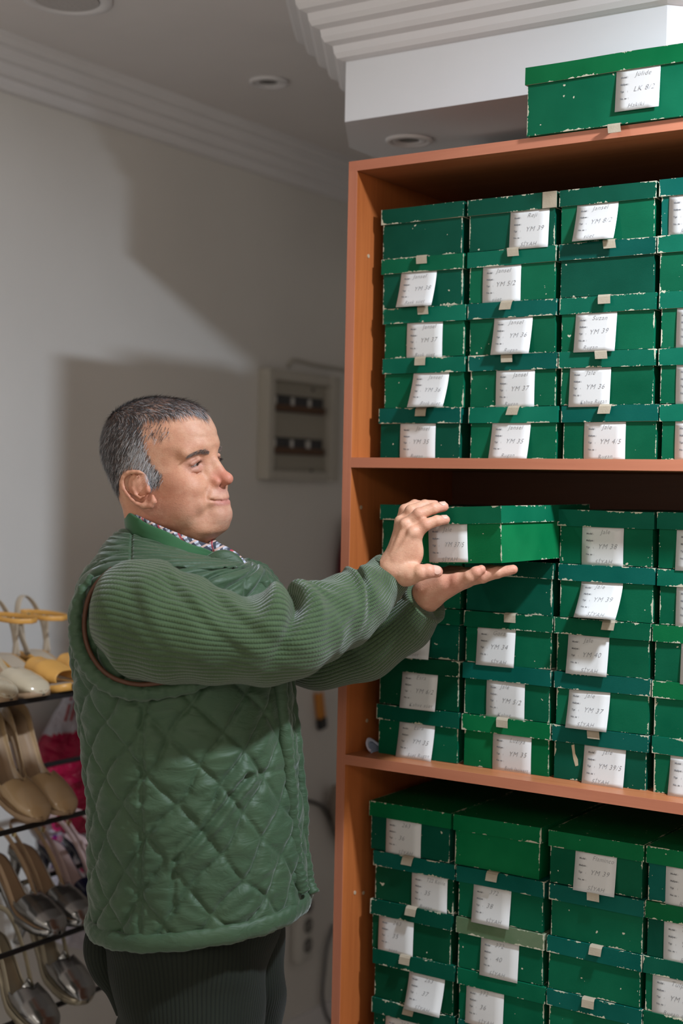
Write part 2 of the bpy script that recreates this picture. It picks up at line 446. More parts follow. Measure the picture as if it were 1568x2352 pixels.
def pull_tab(parent, x, yf, w=.0215, drop=.0150, out=.004, flat=False):
    """linen tongue coming out under the box floor and bending down over the lid below"""
    pr_ = [(yf+.006, .0008), (yf-.001-out, .0006), (yf-.0040-out, -.003), (yf-.0048-out, -drop*.5), (yf-.0060-out, -drop)]
    if flat: pr_ = [(yf+.004, .0012), (yf-.004, .0018), (yf-.008, .0006)]
    v = []; x_ = random.uniform(-.25, .25)
    for k in (0, 1):
        for y, z in pr_:
            for j in range(4): v.append((x+w*(j/3-.5)+x_*z, y-k*.0004, z+k*.0003))
    n_ = len(pr_); f = []
    for i in range(n_-1):
        for j in range(3):
            a = i*4+j; f.append((a, a+1, a+5, a+4)); b = n_*4; f.append((b+a+4, b+a+5, b+a+1, b+a))
    for i in range(n_-1): a = i*4; b = n_*4; f.append((a, a+4, b+a+4, b+a)); a += 3; f.append((b+a, b+a+4, a+4, a))
    a = (n_-1)*4; b = n_*4
    for j in range(3): f.append((a+j, a+j+1, b+a+j+1, b+a+j))
    return mesh_obj('pull_tab', v, f, M['tape'], parent, False)
BOXN = [0]
def shoe_box(name, label, x0, z0, H, W=.1685, LEN=.30, yf=2.172, mats='gg', card=None, tab=None, words=('', '', ''), group=None, lid_h=.0275, tabflat=False, under=False):
    """origin at the base centre of the front; local x across, local y into the shelf"""
    BOXN[0] += 1; sd = BOXN[0]
    r = thing(name, label, 'shoe box', (x0+W/2, yf+LEN/2, z0), random.uniform(-.006, .006), group)
    hw, hl = W/2, LEN/2; i = .0035
    board_mesh('box_body', (-hw+i, -hl+i, .0004, hw-i, hl-i, H-.003), G[mats[1]], r, ('t',), .0009, sd)
    board_mesh('lid', (-hw, -hl, H-lid_h, hw, hl, H-.0004), G[mats[0]], r, ('u',), .0010, sd+50)
    v, f = box_geo(-hw+.0006, -hl+.0006, H-lid_h+.0004, hw-.0006, hl-.0006, H-lid_h+.0010)
    mesh_obj('lid_lining', v, f, M['paste'], r)
    yl = -hl+i
    if card is not None:
        cx_, lean = card; label_card(r, cx_-(x0+W/2), H-lid_h-.0002, lean, words, yl)
    if tab is not None: pull_tab(r, tab-(x0+W/2), yl, flat=tabflat, out=.003+lean_out(card))
    return r
def lean_out(card): return .002 if card is None else .002
LBL = {'T12':(-1.3322,.017),'T13':(-1.3176,0),'T14':(-1.3015,.0205),'T15':(-1.3264,0),'T21':(-1.1160,.0035),'T22':(-1.1672,0),'T23':(-1.1427,.0125),'T24':(-1.1375,0),'T25':(-1.1428,.0135),'T31':(-.9950,.018),'T33':(-.9914,.007),'T34':(-.9998,.004),'T35':(-.9718,0),'T41':(-.8357,0),'T43':(-.8182,.0015),'T44':(-.8163,0),'T45':(-.8158,0),'M13':(-1.3275,.008),'M14':(-1.3116,.0085),'M15':(-1.3158,.0125),'M23':(-1.1626,.005),'M24':(-1.1427,0),'M25':(-1.1280,0),'M31':(-.9715,0),'M32':(-.9714,.0295),'M33':(-.9917,.0085),'M34':(-.9890,.0135),'M35':(-.9586,.0095),'M41':(-.8090,.004),'M42':(-.8077,.0015),'M43':(-.7967,.003),'M45':(-.8113,.01),'L11':(-1.3390,.0005),'L12':(-1.2830,0),'L13':(-1.3503,.002),'L14':(-1.2843,.018),'L15':(-1.3321,.0065),'L22':(-1.1583,.007),'L23':(-1.1425,.004),'L24':(-1.1687,.003),'L31':(-.9706,.008),'L41':(-.8130,0),'L42':(-.8150,0),'L43':(-.8310,0)}
TAB = {'T11':-1.2871,'T12':-1.2831,'T13':-1.2854,'T14':-1.2805,'T15':-1.2809,'T21':-1.1075,'T22':-1.1169,'T23':-1.1145,'T24':-1.0991,'T25':-1.1068,'T31':-.9351,'T32':-.9407,'T33':-.9432,'T34':-.9324,'T35':-.9311,'M22':-1.0976,'M24':-1.1087,'M32':-.9185,'M34':-.9426,'M35':-.9404,'L11':-1.2882,'L12':-1.2790,'L13':-1.2902,'L14':-1.2789,'L21':-1.1200,'L31':-.9352,'L32':-.9270,'L33':-.9378}
XS = {'T1':[-1.3758,-1.3736,-1.3677,-1.3655,-1.3715],'T2':[-1.1990,-1.1972,-1.1938,-1.1915,-1.1885],'T3':[-1.0264,-1.0245,-1.0208,-1.0200,-1.0130],'T4':[-.8520,-.8520,-.8480,-.8460,-.8419],
      'M1':[-1.3646,-1.3640,-1.3646,-1.3632,-1.3634],'M2':[None,-1.1895,-1.1890,-1.1895,-1.1880],'M3':[-1.0153,-1.0130,-1.0163,-1.0155,-1.0165],'M4':[-.8423,-.8392,-.8443,-.8440,-.8423],
      'L1':[-1.3745,-1.3640,-1.3683,-1.3607,-1.3616],'L2':[-1.2010,-1.1918,-1.1912,-1.1866,-1.1850],'L3':[-1.0195,-1.0155,-1.0169,-1.0147,-1.0140],'L4':[-.8460,-.8465,-.8465,-.8448,-.8440]}
WORDS = {'T12':('Jansel','YM 38','Bask süet'),'T13':('Jansel','YM 37','Bask süet'),'T14':('Jansel','YM 36','Bask süet'),'T15':('Jansel','YM 35','Rugan'),'T21':('Reji','YM 39','SİYAH'),'T22':('Jansel','YM 5/2','süet'),'T23':('Jansel','YM 36','Rugan'),'T24':('Jansel','YM 37','Rugan'),'T25':('Jansel','YM 35','Rugan'),'T31':('Jansel','YM 8/2','süet'),'T33':('Suzan','YM 39','Rugan'),'T34':('Jale','YM 36','Kahve Rugan'),'T35':('Jale','YM 4/5','Rugan'),'T41':('Suzan','YM 38','Rugan'),'T43':('Suzan','YM 37','Rugan'),'T44':('Jale','YM 35','süet'),'T45':('Jale','YM 37','Rugan'),
 'M13':('Esra','YM 39','Kh süet'),'M14':('Esra','YM 6/2','Kahve süet'),'M15':('Esra','YM 35','Süet Rugan'),'M23':('Gora','YM 34','SİYAH'),'M24':('Jale','YM 5/2','Kahve'),'M25':('Luziya','YM 35','Bask lacivert'),'M31':('Jale','YM 38','SİYAH'),'M32':('Jale','YM 39','SİYAH'),'M33':('Jale','YM 40','SİYAH'),'M34':('Jale','YM 37','SİYAH'),'M35':('Jale','YM 39/5','SİYAH'),'M41':('Jale','YM 36','SİYAH'),'M42':('Jale','YM 35','SİYAH'),'M43':('Jale','YM 38','SİYAH'),'M45':('Jale','YM 37','SİYAH'),
 'L11':('263','36','SİYAH'),'L12':('T22 Kolile','35','Rugan'),'L13':('263','35','süet'),'L14':('263','37','SİYAH'),'L15':('263','38','SİYAH'),'L22':('372','38','SİYAH'),'L23':('372','40','SİYAH'),'L24':('372','36','SİYAH'),'L31':('Flaminco','YM 39','SİYAH'),'L41':('Tulpe','YM 36','Rugan'),'L42':('Tulpe','YM 37','Rugan'),'L43':('Tulpe','YM 35','Rugan süet')}
MATS = {'T11':'dd','T12':'gd','T13':'mg','T14':'mg','T15':'td','T21':'dd','T22':'mg','T23':'tg','T24':'tg','T25':'mg','T31':'dg','T32':'td','T33':'mg','T34':'mg','T35':'tg','T41':'tt','T42':'mg','T43':'mg','T44':'mg','T45':'mg',
 'M11':'mg','M12':'gg','M13':'gd','M14':'kk','M15':'dg','M22':'dd','M23':'gg','M24':'tg','M25':'bb','M31':'mg','M32':'tg','M33':'gg','M34':'tg','M35':'td','M41':'mg','M42':'mg','M43':'bg','M44':'bg','M45':'mg',
 'L11':'bd','L12':'tk','L13':'dk','L14':'dk','L15':'dd','L21':'bb','L22':'tg','L23':'og','L24':'gg','L25':'tg','L31':'bg','L32':'tg','L33':'tg','L34':'tg','L41':'bt','L42':'bd','L43':'dg','L44':'gg'}
SEC = {'T': ('upper', 1.6054, .0895), 'M': ('middle', 1.0732, .0899), 'L': ('lower', .5417, .0889)}
COLN = {'1': 'leftmost stack', '2': 'second stack', '3': 'third stack', '4': 'rightmost stack'}
ROWN = {'1': 'topmost', '2': 'second down', '3': 'middle', '4': 'fourth down', '5': 'bottom'}
TONE = {'g': 'green', 'd': 'dark green', 'b': 'bright green', 't': 'teal green', 'm': 'mid green', 'o': 'faded olive', 'k': 'deep green'}
for sec in 'TML':
    nm, zb, H = SEC[sec]
    for c_ in '1234':
        for r_ in '12345':
            key = sec+c_+r_
            x0 = XS[sec+c_][int(r_)-1]
            if x0 is None: continue
            z0 = zb+(5-int(r_))*H
            RN = ROWN[r_] if sec+c_ != 'M2' else {'2': 'topmost', '3': 'second down', '4': 'third down', '5': 'bottom'}[r_]
            lb = LBL.get(key); tb = TAB.get(key); wd = WORDS.get(key, ('', '', ''))
            if lb: txt = 'green shoe box with card, %s in %s, %s shelf' % (RN, COLN[c_], nm)
            else: txt = '%s shoe box, no card, %s in %s, %s shelf' % (TONE[MATS.get(key, 'gg')[1]], RN, COLN[c_], nm)
            if key == 'L23': txt = 'shoe box with a faded olive lid, card reads 372 40, lower shelf'
            b_ = shoe_box('shoe_box', txt, x0, z0, H-.0002, mats=MATS.get(key, 'gg'), card=lb, tab=tb, words=wd, group='green shoe boxes on the shelving unit')
            if key == 'T21':
                v, f = box_geo(.0595, -.1512, H-.0273, .0852, -.1498, H-.0002); mesh_obj('torn_patch', v, f, M['tape'], b_)
            if key == 'M35':
                v = [(-.048, 0, .058), (-.043, 0, .060), (-.041, 0, .045), (-.036, 0, .036), (-.035, 0, .026), (-.040, 0, .024), (-.044, 0, .036), (-.0455, 0, .044)]
                v = [(a-.002, -.1468-k*.0005, c) for k in (0, 1) for a, b, c in v]
                f = [tuple(range(8)), tuple(range(8, 16))[::-1]]+[(j, (j+1) % 8, 8+(j+1) % 8, 8+j) for j in range(8)]
                mesh_obj('torn_patch', v, f, M['paste'], b_)
# box lying sideways on top of the unit
tb = shoe_box('shoe_box', 'green shoe box lying sideways on top of the shelving unit', -1.064, ZT+.0006, .1125, W=.318, LEN=.19, yf=2.112, mats='bg', card=(-.905, .004), tab=-.905, words=('Jülide', 'LK 8/2', 'Hakiki'), lid_h=.029)
# box the man is sliding out
hb = thing('shoe_box', 'green shoe box held in both hands of the man, half pulled out', 'shoe box', (0, 0, 0))
HM = Matrix(((1, 0, 0), (0, 1, 0), (0, 0, 1)))
ya, pa, ra = -0.0549, 0.0149, -0.0455
Rz = Matrix.Rotation(ya, 3, 'Z'); Rx = Matrix.Rotation(pa, 3, 'X'); Ry = Matrix.Rotation(ra, 3, 'Y')
HM = Rz @ Rx @ Ry
cor = Vector((-1.0206, 1.9851, 1.4376))
hb.matrix_world = Matrix.Translation(cor+HM @ Vector((-.086, .15, 0))) @ HM.to_4x4()
board_mesh('box_body', (-.0825, -.1465, .0004, .0825, .1465, .0868), G['b'], hb, ('t',), .0007, 91)
board_mesh('lid', (-.086, -.15, .0623, .086, .15, .0896), G['g'], hb, ('u',), .0008, 95)
mesh_obj('lid_lining', *box_geo(-.0855, -.1495, .0627, .0855, .1495, .0633), M['paste'], hb)
label_card(hb, -.0515, .0622, .0, ('Jale', 'YM 37/5', 'SİYAH'), -.1465, w=.0735, h=.0605)
# ================================================================ signed-distance modelling (for the man and other soft forms)
def lininterp(x, xs, ys): return np.interp(x, xs, ys)
class Field:
    def __init__(s, lo, hi, h):
        s.lo = np.array(lo, float); s.h = h; s.n = np.ceil((np.array(hi)-s.lo)/h).astype(int)+1
        ax = [s.lo[i]+h*np.arange(s.n[i]) for i in range(3)]; s.ax = ax
        s.X, s.Y, s.Z = [a.astype(np.float32) for a in np.meshgrid(*ax, indexing='ij')]
        s.D = np.full(s.X.shape, .05, np.float32)
    def sub(s, lo, hi, pad):
        a = [max(0, int((lo[i]-pad-s.lo[i])/s.h)) for i in range(3)]; b = [min(s.n[i], int((hi[i]+pad-s.lo[i])/s.h)+2) for i in range(3)]
        return tuple(slice(a[i], max(a[i], b[i])) for i in range(3))
    def comb(s, sl, d, k, op):
        A = s.D[sl]
        if A.size == 0: return
        if op == 'add':
            if k <= 0: s.D[sl] = np.minimum(A, d)
            else:
                hh = np.clip(.5+.5*(A-d)/k, 0, 1); s.D[sl] = A*(1-hh)+d*hh-k*hh*(1-hh)
        elif op == 'cut':
            if k <= 0: s.D[sl] = np.maximum(A, -d)
            else:
                hh = np.clip(.5-.5*(A+d)/k, 0, 1); s.D[sl] = A*(1-hh)-d*hh+k*hh*(1-hh)
    def ell(s, c, r, k=.005, op='add', R=None):
        c = np.array(c, float); r = np.array(r, float); m = max(r)
        sl = s.sub(c-m, c+m, k+3*s.h); x, y, z = s.X[sl]-c[0], s.Y[sl]-c[1], s.Z[sl]-c[2]
        if R is not None:
            R = np.array(R); x, y, z = R[0, 0]*x+R[1, 0]*y+R[2, 0]*z, R[0, 1]*x+R[1, 1]*y+R[2, 1]*z, R[0, 2]*x+R[1, 2]*y+R[2, 2]*z
        k0 = np.sqrt((x/r[0])**2+(y/r[1])**2+(z/r[2])**2); k1 = np.sqrt((x/r[0]**2)**2+(y/r[1]**2)**2+(z/r[2]**2)**2)+1e-9
        s.comb(sl, k0*(k0-1)/k1, k, op)
    def cone(s, a, b, ra, rb, k=.005, op='add', sq=None):
        a = np.array(a, float); b = np.array(b, float); m = max(ra, rb)
        sl = s.sub(np.minimum(a, b)-m, np.maximum(a, b)+m, k+3*s.h); x, y, z = s.X[sl]-a[0], s.Y[sl]-a[1], s.Z[sl]-a[2]
        ba = b-a; L = ba@ba+1e-12; t = np.clip((x*ba[0]+y*ba[1]+z*ba[2])/L, 0, 1)
        dx, dy, dz = x-ba[0]*t, y-ba[1]*t, z-ba[2]*t
        s.comb(sl, np.sqrt(dx*dx+dy*dy+dz*dz)-(ra+(rb-ra)*t), k, op)
    def chain(s, pts, rs, k=.004, op='add'):
        for i in range(len(pts)-1): s.cone(pts[i], pts[i+1], rs[i], rs[i+1], k, op)
    def normalise(s):
        g = np.gradient(s.D, s.h); m = np.sqrt(g[0]**2+g[1]**2+g[2]**2); s.D = s.D/np.clip(m, .35, 3)
    def blur(s, it=1):
        for _ in range(it):
            for ax in range(3):
                a = np.take(s.D, [0], ax); b = np.take(s.D, [-1], ax)
                s.D = .25*np.concatenate([a, np.take(s.D, range(s.D.shape[ax]-1), ax)], ax)+.5*s.D+.25*np.concatenate([np.take(s.D, range(1, s.D.shape[ax]), ax), b], ax)
    def mesh(s):
        D = s.D; nx, ny, nz = D.shape; S = D < 0
        cells = np.zeros((nx-1, ny-1, nz-1), bool)
        c8 = [S[i:nx-1+i, j:ny-1+j, k:nz-1+k] for i in (0, 1) for j in (0, 1) for k in (0, 1)]
        anyc = np.logical_or.reduce(c8); allc = np.logical_and.reduce(c8); cells = anyc & ~allc
        ci, cj, ck = np.nonzero(cells); idx = -np.ones(cells.shape, np.int64); idx[ci, cj, ck] = np.arange(len(ci))
        acc = np.zeros((len(ci), 3)); cnt = np.zeros(len(ci))
        for ax in range(3):
            o1, o2 = [(1, 2), (0, 2), (0, 1)][ax]
            for p in (0, 1):
                for q in (0, 1):
                    o = [0, 0, 0]; o[o1] = p; o[o2] = q
                    a = D[ci+o[0], cj+o[1], ck+o[2]]; e = list(o); e[ax] = 1
                    b = D[ci+e[0], cj+e[1], ck+e[2]]; m = (a < 0) != (b < 0)
                    t = np.where(m, a/(a-b+1e-20), 0)
                    P = np.zeros((len(ci), 3)); P[:, ax] = t; P[:, o1] = p; P[:, o2] = q
                    acc += P*m[:, None]; cnt += m
        V = (acc/np.maximum(cnt, 1)[:, None]+np.stack([ci, cj, ck], 1))*s.h+s.lo
        faces = []
        for ax in range(3):
            o1, o2 = [(1, 2), (2, 0), (0, 1)][ax]
            sl0 = [slice(None)]*3; sl1 = [slice(None)]*3; sl0[ax] = slice(0, -1); sl1[ax] = slice(1, None)
            A = S[tuple(sl0)]; B = S[tuple(sl1)]; E = A != B
            i3 = np.array(np.nonzero(E)); ok = (i3[o1] > 0) & (i3[o2] > 0) & (i3[o1] < cells.shape[o1]) & (i3[o2] < cells.shape[o2])
            i3 = i3[:, ok]; fl = A[tuple(i3)]
            def at(d1, d2):
                j = i3.copy(); j[o1] -= d1; j[o2] -= d2; return idx[tuple(j)]
            q = np.stack([at(1, 1), at(0, 1), at(0, 0), at(1, 0)], 1)
            q = np.where(fl[:, None], q, q[:, ::-1]); faces.append(q)
        return V, np.vstack(faces)
def fast_mesh(name, V, Fq, m=None, parent=None, smooth=True):
    me = bpy.data.meshes.new(name); me.vertices.add(len(V)); me.vertices.foreach_set('co', np.asarray(V, np.float32).ravel())
    Fq = np.asarray(Fq, np.int32); k = Fq.shape[1]
    me.loops.add(len(Fq)*k); me.loops.foreach_set('vertex_index', Fq.ravel()); me.polygons.add(len(Fq))
    me.polygons.foreach_set('loop_start', np.arange(0, len(Fq)*k, k, dtype=np.int32)); me.polygons.foreach_set('loop_total', np.full(len(Fq), k, np.int32))
    me.update(calc_edges=True); me.validate()
    return link_mesh(name, me, m, parent, smooth)
def smooth_verts(V, Fq, it=3, lam=.5):
    V = np.array(V); n = len(V); E = np.vstack([Fq[:, [0, 1]], Fq[:, [1, 2]], Fq[:, [2, 3]], Fq[:, [3, 0]]])
    for _ in range(it):
        S_ = np.zeros((n, 3)); c = np.zeros(n)
        for a, b in ((0, 1), (1, 0)):
            for k in range(3): S_[:, k] += np.bincount(E[:, a], V[E[:, b], k], n)
            c += np.bincount(E[:, a], minlength=n)
        V = V+(S_/np.maximum(c, 1)[:, None]-V)*lam
    return V
def vert_normals(V, Fq):
    a = V[Fq[:, 2]]-V[Fq[:, 0]]; b = V[Fq[:, 3]]-V[Fq[:, 1]]; fn = np.cross(a, b); N = np.zeros_like(V)
    for k in range(4):
        for j in range(3): N[:, j] += np.bincount(Fq[:, k], fn[:, j], len(V))
    return N/(np.linalg.norm(N, axis=1)[:, None]+1e-12)

# ================================================================ the man
FLOOR = -0.08
DM = 2.30                                  # distance of the man in front of the camera
RHv, FHv = RH, np.array([cos(_a), sin(_a), 0.0])
U0 = -0.255
root_w = CAM*np.array([1, 1, 0])+FHv*DM+RHv*U0; root_w[2] = FLOOR
man = thing('person', 'grey-haired man in green quilted vest and ribbed sweater reaching for a shoe box', 'person', tuple(root_w), atan2(RHv[1], RHv[0]))
def mp(px, py, dv=0.0):
    """a point of the man's own frame (x = ahead of him, y = to his left, z = up) from where the photo shows it"""
    d = F+(px-CX)/FPX*IX-(py-CY)/FPX*IU
    P = d*((DM+dv)/(d@FHv))
    return np.array([P@RHv-U0, dv, P[2]+CAMH-FLOOR])
def m2px(V):
    V = np.asarray(V); P = np.outer(V[:, 0]+U0, RHv)+np.outer(V[:, 1]+DM, FHv); P[:, 2] += V[:, 2]+FLOOR-CAMH
    z = P@F; return CX+FPX*(P@IX)/z, CY-FPX*(P@IU)/z

# ---- skin
m = mat('skin', (.60, .33, .22), .50, spec=.38, sss=.15); t = NT(m)
at_ = t.n('ShaderNodeAttribute', attribute_name='tint'); c = t.coord()
n1 = t.noise(c, 90, 3); n2 = t.noise(c, 900, 2); n3 = t.noise(c, 320, 3)
blot = t.mix(t.math('MULTIPLY', t.ramp(n1, [(.4, (0, 0, 0)), (.7, (1, 1, 1))]), .30), at_.outputs['Color'], (.46, .17, .11))
blot = t.mix(t.math('MULTIPLY', t.ramp(t.noise(c, 650, 3, .7), [(.48, (0, 0, 0)), (.66, (1, 1, 1))]), .22), blot, (.36, .15, .10))
blot = t.mix(t.math('MULTIPLY', t.ramp(t.noise(c, 45, 3, .6), [(.35, (1, 1, 1)), (.5, (0, 0, 0))]), .18), blot, (.72, .47, .34))
n4 = t.noise(t.mapping(c, (1, 1, 2.2)), 210, 4, .65, .8)
t.out(blot, t.bump(n4, .22, .0022, t.bump(n3, .18, .0016, t.bump(n2, .22, .0008))), t.math('ADD', .40, t.math('MULTIPLY', n1, .20)))
M['skin'] = m

# ---- head, in its own frame: X ahead, Y to his left, Z up; turned towards the camera and tipped
YAW, TIP = radians(25), radians(7.5)
HC = mp(367, 1085, 0.01)
Ry_ = np.array([[cos(YAW), sin(YAW), 0], [-sin(YAW), cos(YAW), 0], [0, 0, 1]])
Rr_ = np.array([[1, 0, 0], [0, cos(TIP), -sin(TIP)], [0, sin(TIP), cos(TIP)]])
HR = Ry_@Rr_
def h2m(P): return np.asarray(P)@HR.T+HC
def hx(px, py, Y):
    """head-frame point with the given Y that shows at photo position px, py"""
    A = np.column_stack([HR[:, 0], HR[:, 2]])
    dv = 0.0
    for _ in range(4):
        T = mp(px, py, dv)-HC-HR[:, 1]*Y
        xz = np.linalg.solve(np.array([[A[0, 0], A[0, 1]], [A[2, 0], A[2, 1]]]), np.array([T[0], T[2]]))
        dv = (HC+HR@np.array([xz[0], Y, xz[1]]))[1]
    return np.array([xz[0], Y, xz[1]])
def pz(py): return hx(367, py, 0)[2]
K = .000704
def tab(rows): 
    a = np.array(sorted([(pz(r[0]), *r[1:]) for r in rows])); return a[:, 0], a[:, 1:]
frt = tab([(908, -.01), (915, .012), (917, .026), (921, .041), (929, .060), (941, .076), (963, .0905), (987, .0990), (1006, .1025), (1019, .1045), (1039, .0980), (1060, .0925), (1085, .0930), (1105, .099), (1120, .106), (1137, .1095), (1150, .111), (1159, .1105), (1172, .117), (1186, .118), (1198, .113), (1208, .105), (1218, .097), (1235, .089), (1262, .082), (1300, .078)])
bck = tab([(908, -.01), (915, .012), (917, .022), (921, .034), (929, .049), (945, .068), (970, .085), (1000, .093), (1030, .0955), (1062, .091), (1095, .078), (1130, .062), (1160, .052), (1190, .049), (1230, .050), (1300, .052)])
wid = tab([(908, -.01), (915, .011), (917, .022), (921, .033), (930, .047), (950, .062), (980, .072), (1015, .0765), (1050, .0765), (1080, .075), (1110, .0745), (1140, .073), (1165, .071), (1185, .069), (1205, .063), (1225, .060), (1300, .060)])
tap = tab([(906, .0), (980, .06), (1019, .14), (1050, .20), (1085, .22), (1120, .26), (1150, .26), (1180, .22), (1205, .12), (1230, .0), (1300, 0)])
h = .0018
Hd = Field((-.112, -.105, pz(1300)), (.145, .100, pz(895)), h)
zz = Hd.Z
a_f = lininterp(zz, frt[0], frt[1][:, 0]); a_b = lininterp(zz, bck[0], bck[1][:, 0]); ww = lininterp(zz, wid[0], wid[1][:, 0]); tp = lininterp(zz, tap[0], tap[1][:, 0])
cX = -.012
ax_ = np.where(Hd.X > cX, a_f-cX, a_b+cX); s_ = np.clip((Hd.X-cX)/(a_f-cX), 0, 1.2)
wy = ww*(1-tp*s_**1.6); e_ = np.where(Hd.X > cX, 2.35, 2.15)
capd = np.maximum(zz-pz(914), 0)
ax_ = np.maximum(ax_, .004); wy = np.maximum(wy, .004)
r_ = ((np.abs(Hd.X-cX)/ax_)**e_+(np.abs(Hd.Y)/wy)**e_)**(1/e_)
Hd.D = np.maximum((r_-1)*np.minimum(ax_, wy), (zz-pz(914))).astype(np.float32)
Hd.normalise(); Hd.blur(2)
Zp = pz
# brow, sockets, cheeks
for sg in (-1, 1):
    Hd.cone((.090, sg*.012, Zp(1030)), (.077, sg*.044, Zp(1034)), .009, .008, .014)
    Hd.ell((.1045, sg*.033, Zp(1057)), (.0165, .016, .0105), .012, 'cut'); Hd.cone((.088, sg*.009, Zp(1048)), (.100, sg*.010, Zp(1092)), .0085, .0095, .016)
    Hd.ell((.066, sg*.044, Zp(1104)), (.024, .020, .024), .026)          # cheek
    Hd.ell((.080, sg*.036, Zp(1118)), (.018, .017, .018), .020)
    Hd.ell((.060, sg*.050, Zp(1160)), (.030, .016, .024), .020)          # jowl
    Hd.ell((.014, sg*.050, Zp(1166)), (.034, .016, .026), .018)
# nose
nt = np.array([.1240, 0, Zp(1097)])
Hd.cone((.095, 0, Zp(1043)), (.117, 0, Zp(1090)), .0075, .0088, .008)
Hd.ell(nt, (.0105, .0108, .0100), .006)
Hd.cone((.104, 0, Zp(1085)), (.112, 0, Zp(1108)), .0115, .008, .006)
for sg in (-1, 1):
    Hd.ell((.1090, sg*.0128, Zp(1103)), (.0095, .0055, .0075), .005)
    Hd.ell((.113, sg*.0075, Zp(1112)), (.0055, .0036, .0040), .002, 'cut')
# mouth
Hd.ell((.103, 0, Zp(1140)), (.017, .029, .020), .012)
Hd.cone((.1160, -.009, Zp(1140)), (.1160, .009, Zp(1140)), .0046, .0046, .005)
Hd.cone((.1160, 0, Zp(1140)), (.104, -.023, Zp(1142)), .0044, .0022, .005); Hd.cone((.1160, 0, Zp(1140)), (.104, .023, Zp(1142)), .0044, .0022, .005)
Hd.cone((.1155, -.009, Zp(1151)), (.1155, .009, Zp(1151)), .0058, .0058, .005)
Hd.cone((.1150, -.008, Zp(1150)), (.104, -.022, Zp(1146)), .0050, .0022, .005); Hd.cone((.1150, .008, Zp(1150)), (.104, .022, Zp(1146)), .0050, .0022, .005)
for sg in (-1, 1):
    Hd.chain([(.1225, 0, Zp(1146.5)), (.1185, sg*.012, Zp(1145.5)), (.1095, sg*.0250, Zp(1141)), (.1055, sg*.0315, Zp(1139))], [.0011, .0013, .0014, .0008], .0026, 'cut')
    Hd.chain([(.109, sg*.0205, Zp(1103)), (.1065, sg*.0295, Zp(1120)), (.100, sg*.0350, Zp(1146))], [.0014, .0028, .0016], .006, 'cut')
    Hd.ell((.090, sg*.037, Zp(1150)), (.012, .010, .012), .010)
Hd.ell((.119, 0, Zp(1160)), (.0028, .013, .0024), .006, 'cut')
Hd.ell((.1110, 0, Zp(1177)), (.0155, .023, .0165), .012)                # chin
Hd.ell((.082, 0, Zp(1206)), (.032, .042, .015), .018)                   # under the chin
# eyes: lids wrapped over the balls
EYES = []
for sg in (-1, 1):
    ec = np.array([.0785, sg*.0320, Zp(1060)]); EYES.append(ec)
    Hd.ell(ec, (.0128, .0140, .0128), .004)
    sl = Hd.sub(ec-.016, ec+.016, 0); x, y, z = Hd.X[sl]-ec[0], Hd.Y[sl]-ec[1], Hd.Z[sl]-ec[2]
    # slit between the lids
    zl = -.0005-.30*y*sg
    lens = np.maximum(np.abs(z-zl)-.0021*np.clip(1-(y/.0135)**2, 0, 1), -(x-.003))
    lens = np.maximum(lens, np.sqrt(x*x+y*y+z*z)-.0185)
    Hd.comb(sl, lens.astype(np.float32), .0008, 'cut')
    Hd.chain([ec+np.array([.0112, -sg*.012, .0075]), ec+np.array([.0138, 0, .0078]), ec+np.array([.0085, sg*.013, .0020])], [.0018, .0026, .0018], .004)
    Hd.chain([ec+np.array([.0100, -sg*.010, -.0055]), ec+np.array([.0115, 0, -.0085]), ec+np.array([.0080, sg*.010, -.0085])], [.0018, .0024, .0018], .007)   # bag
    Hd.chain([ec+np.array([.0115, -sg*.009, -.0125]), ec+np.array([.0125, 0, -.0150]), ec+np.array([.0080, sg*.012, -.0125])], [.0004, .0006, .0002], .004, 'cut')
for py_, d_ in ((1001, .1035),):
    Hd.chain([(d_-.012, -.040, Zp(py_-2)), (d_, -.012, Zp(py_)), (d_, .012, Zp(py_)), (d_-.012, .04, Zp(py_-2))], [.0005]*4, .005, 'cut')
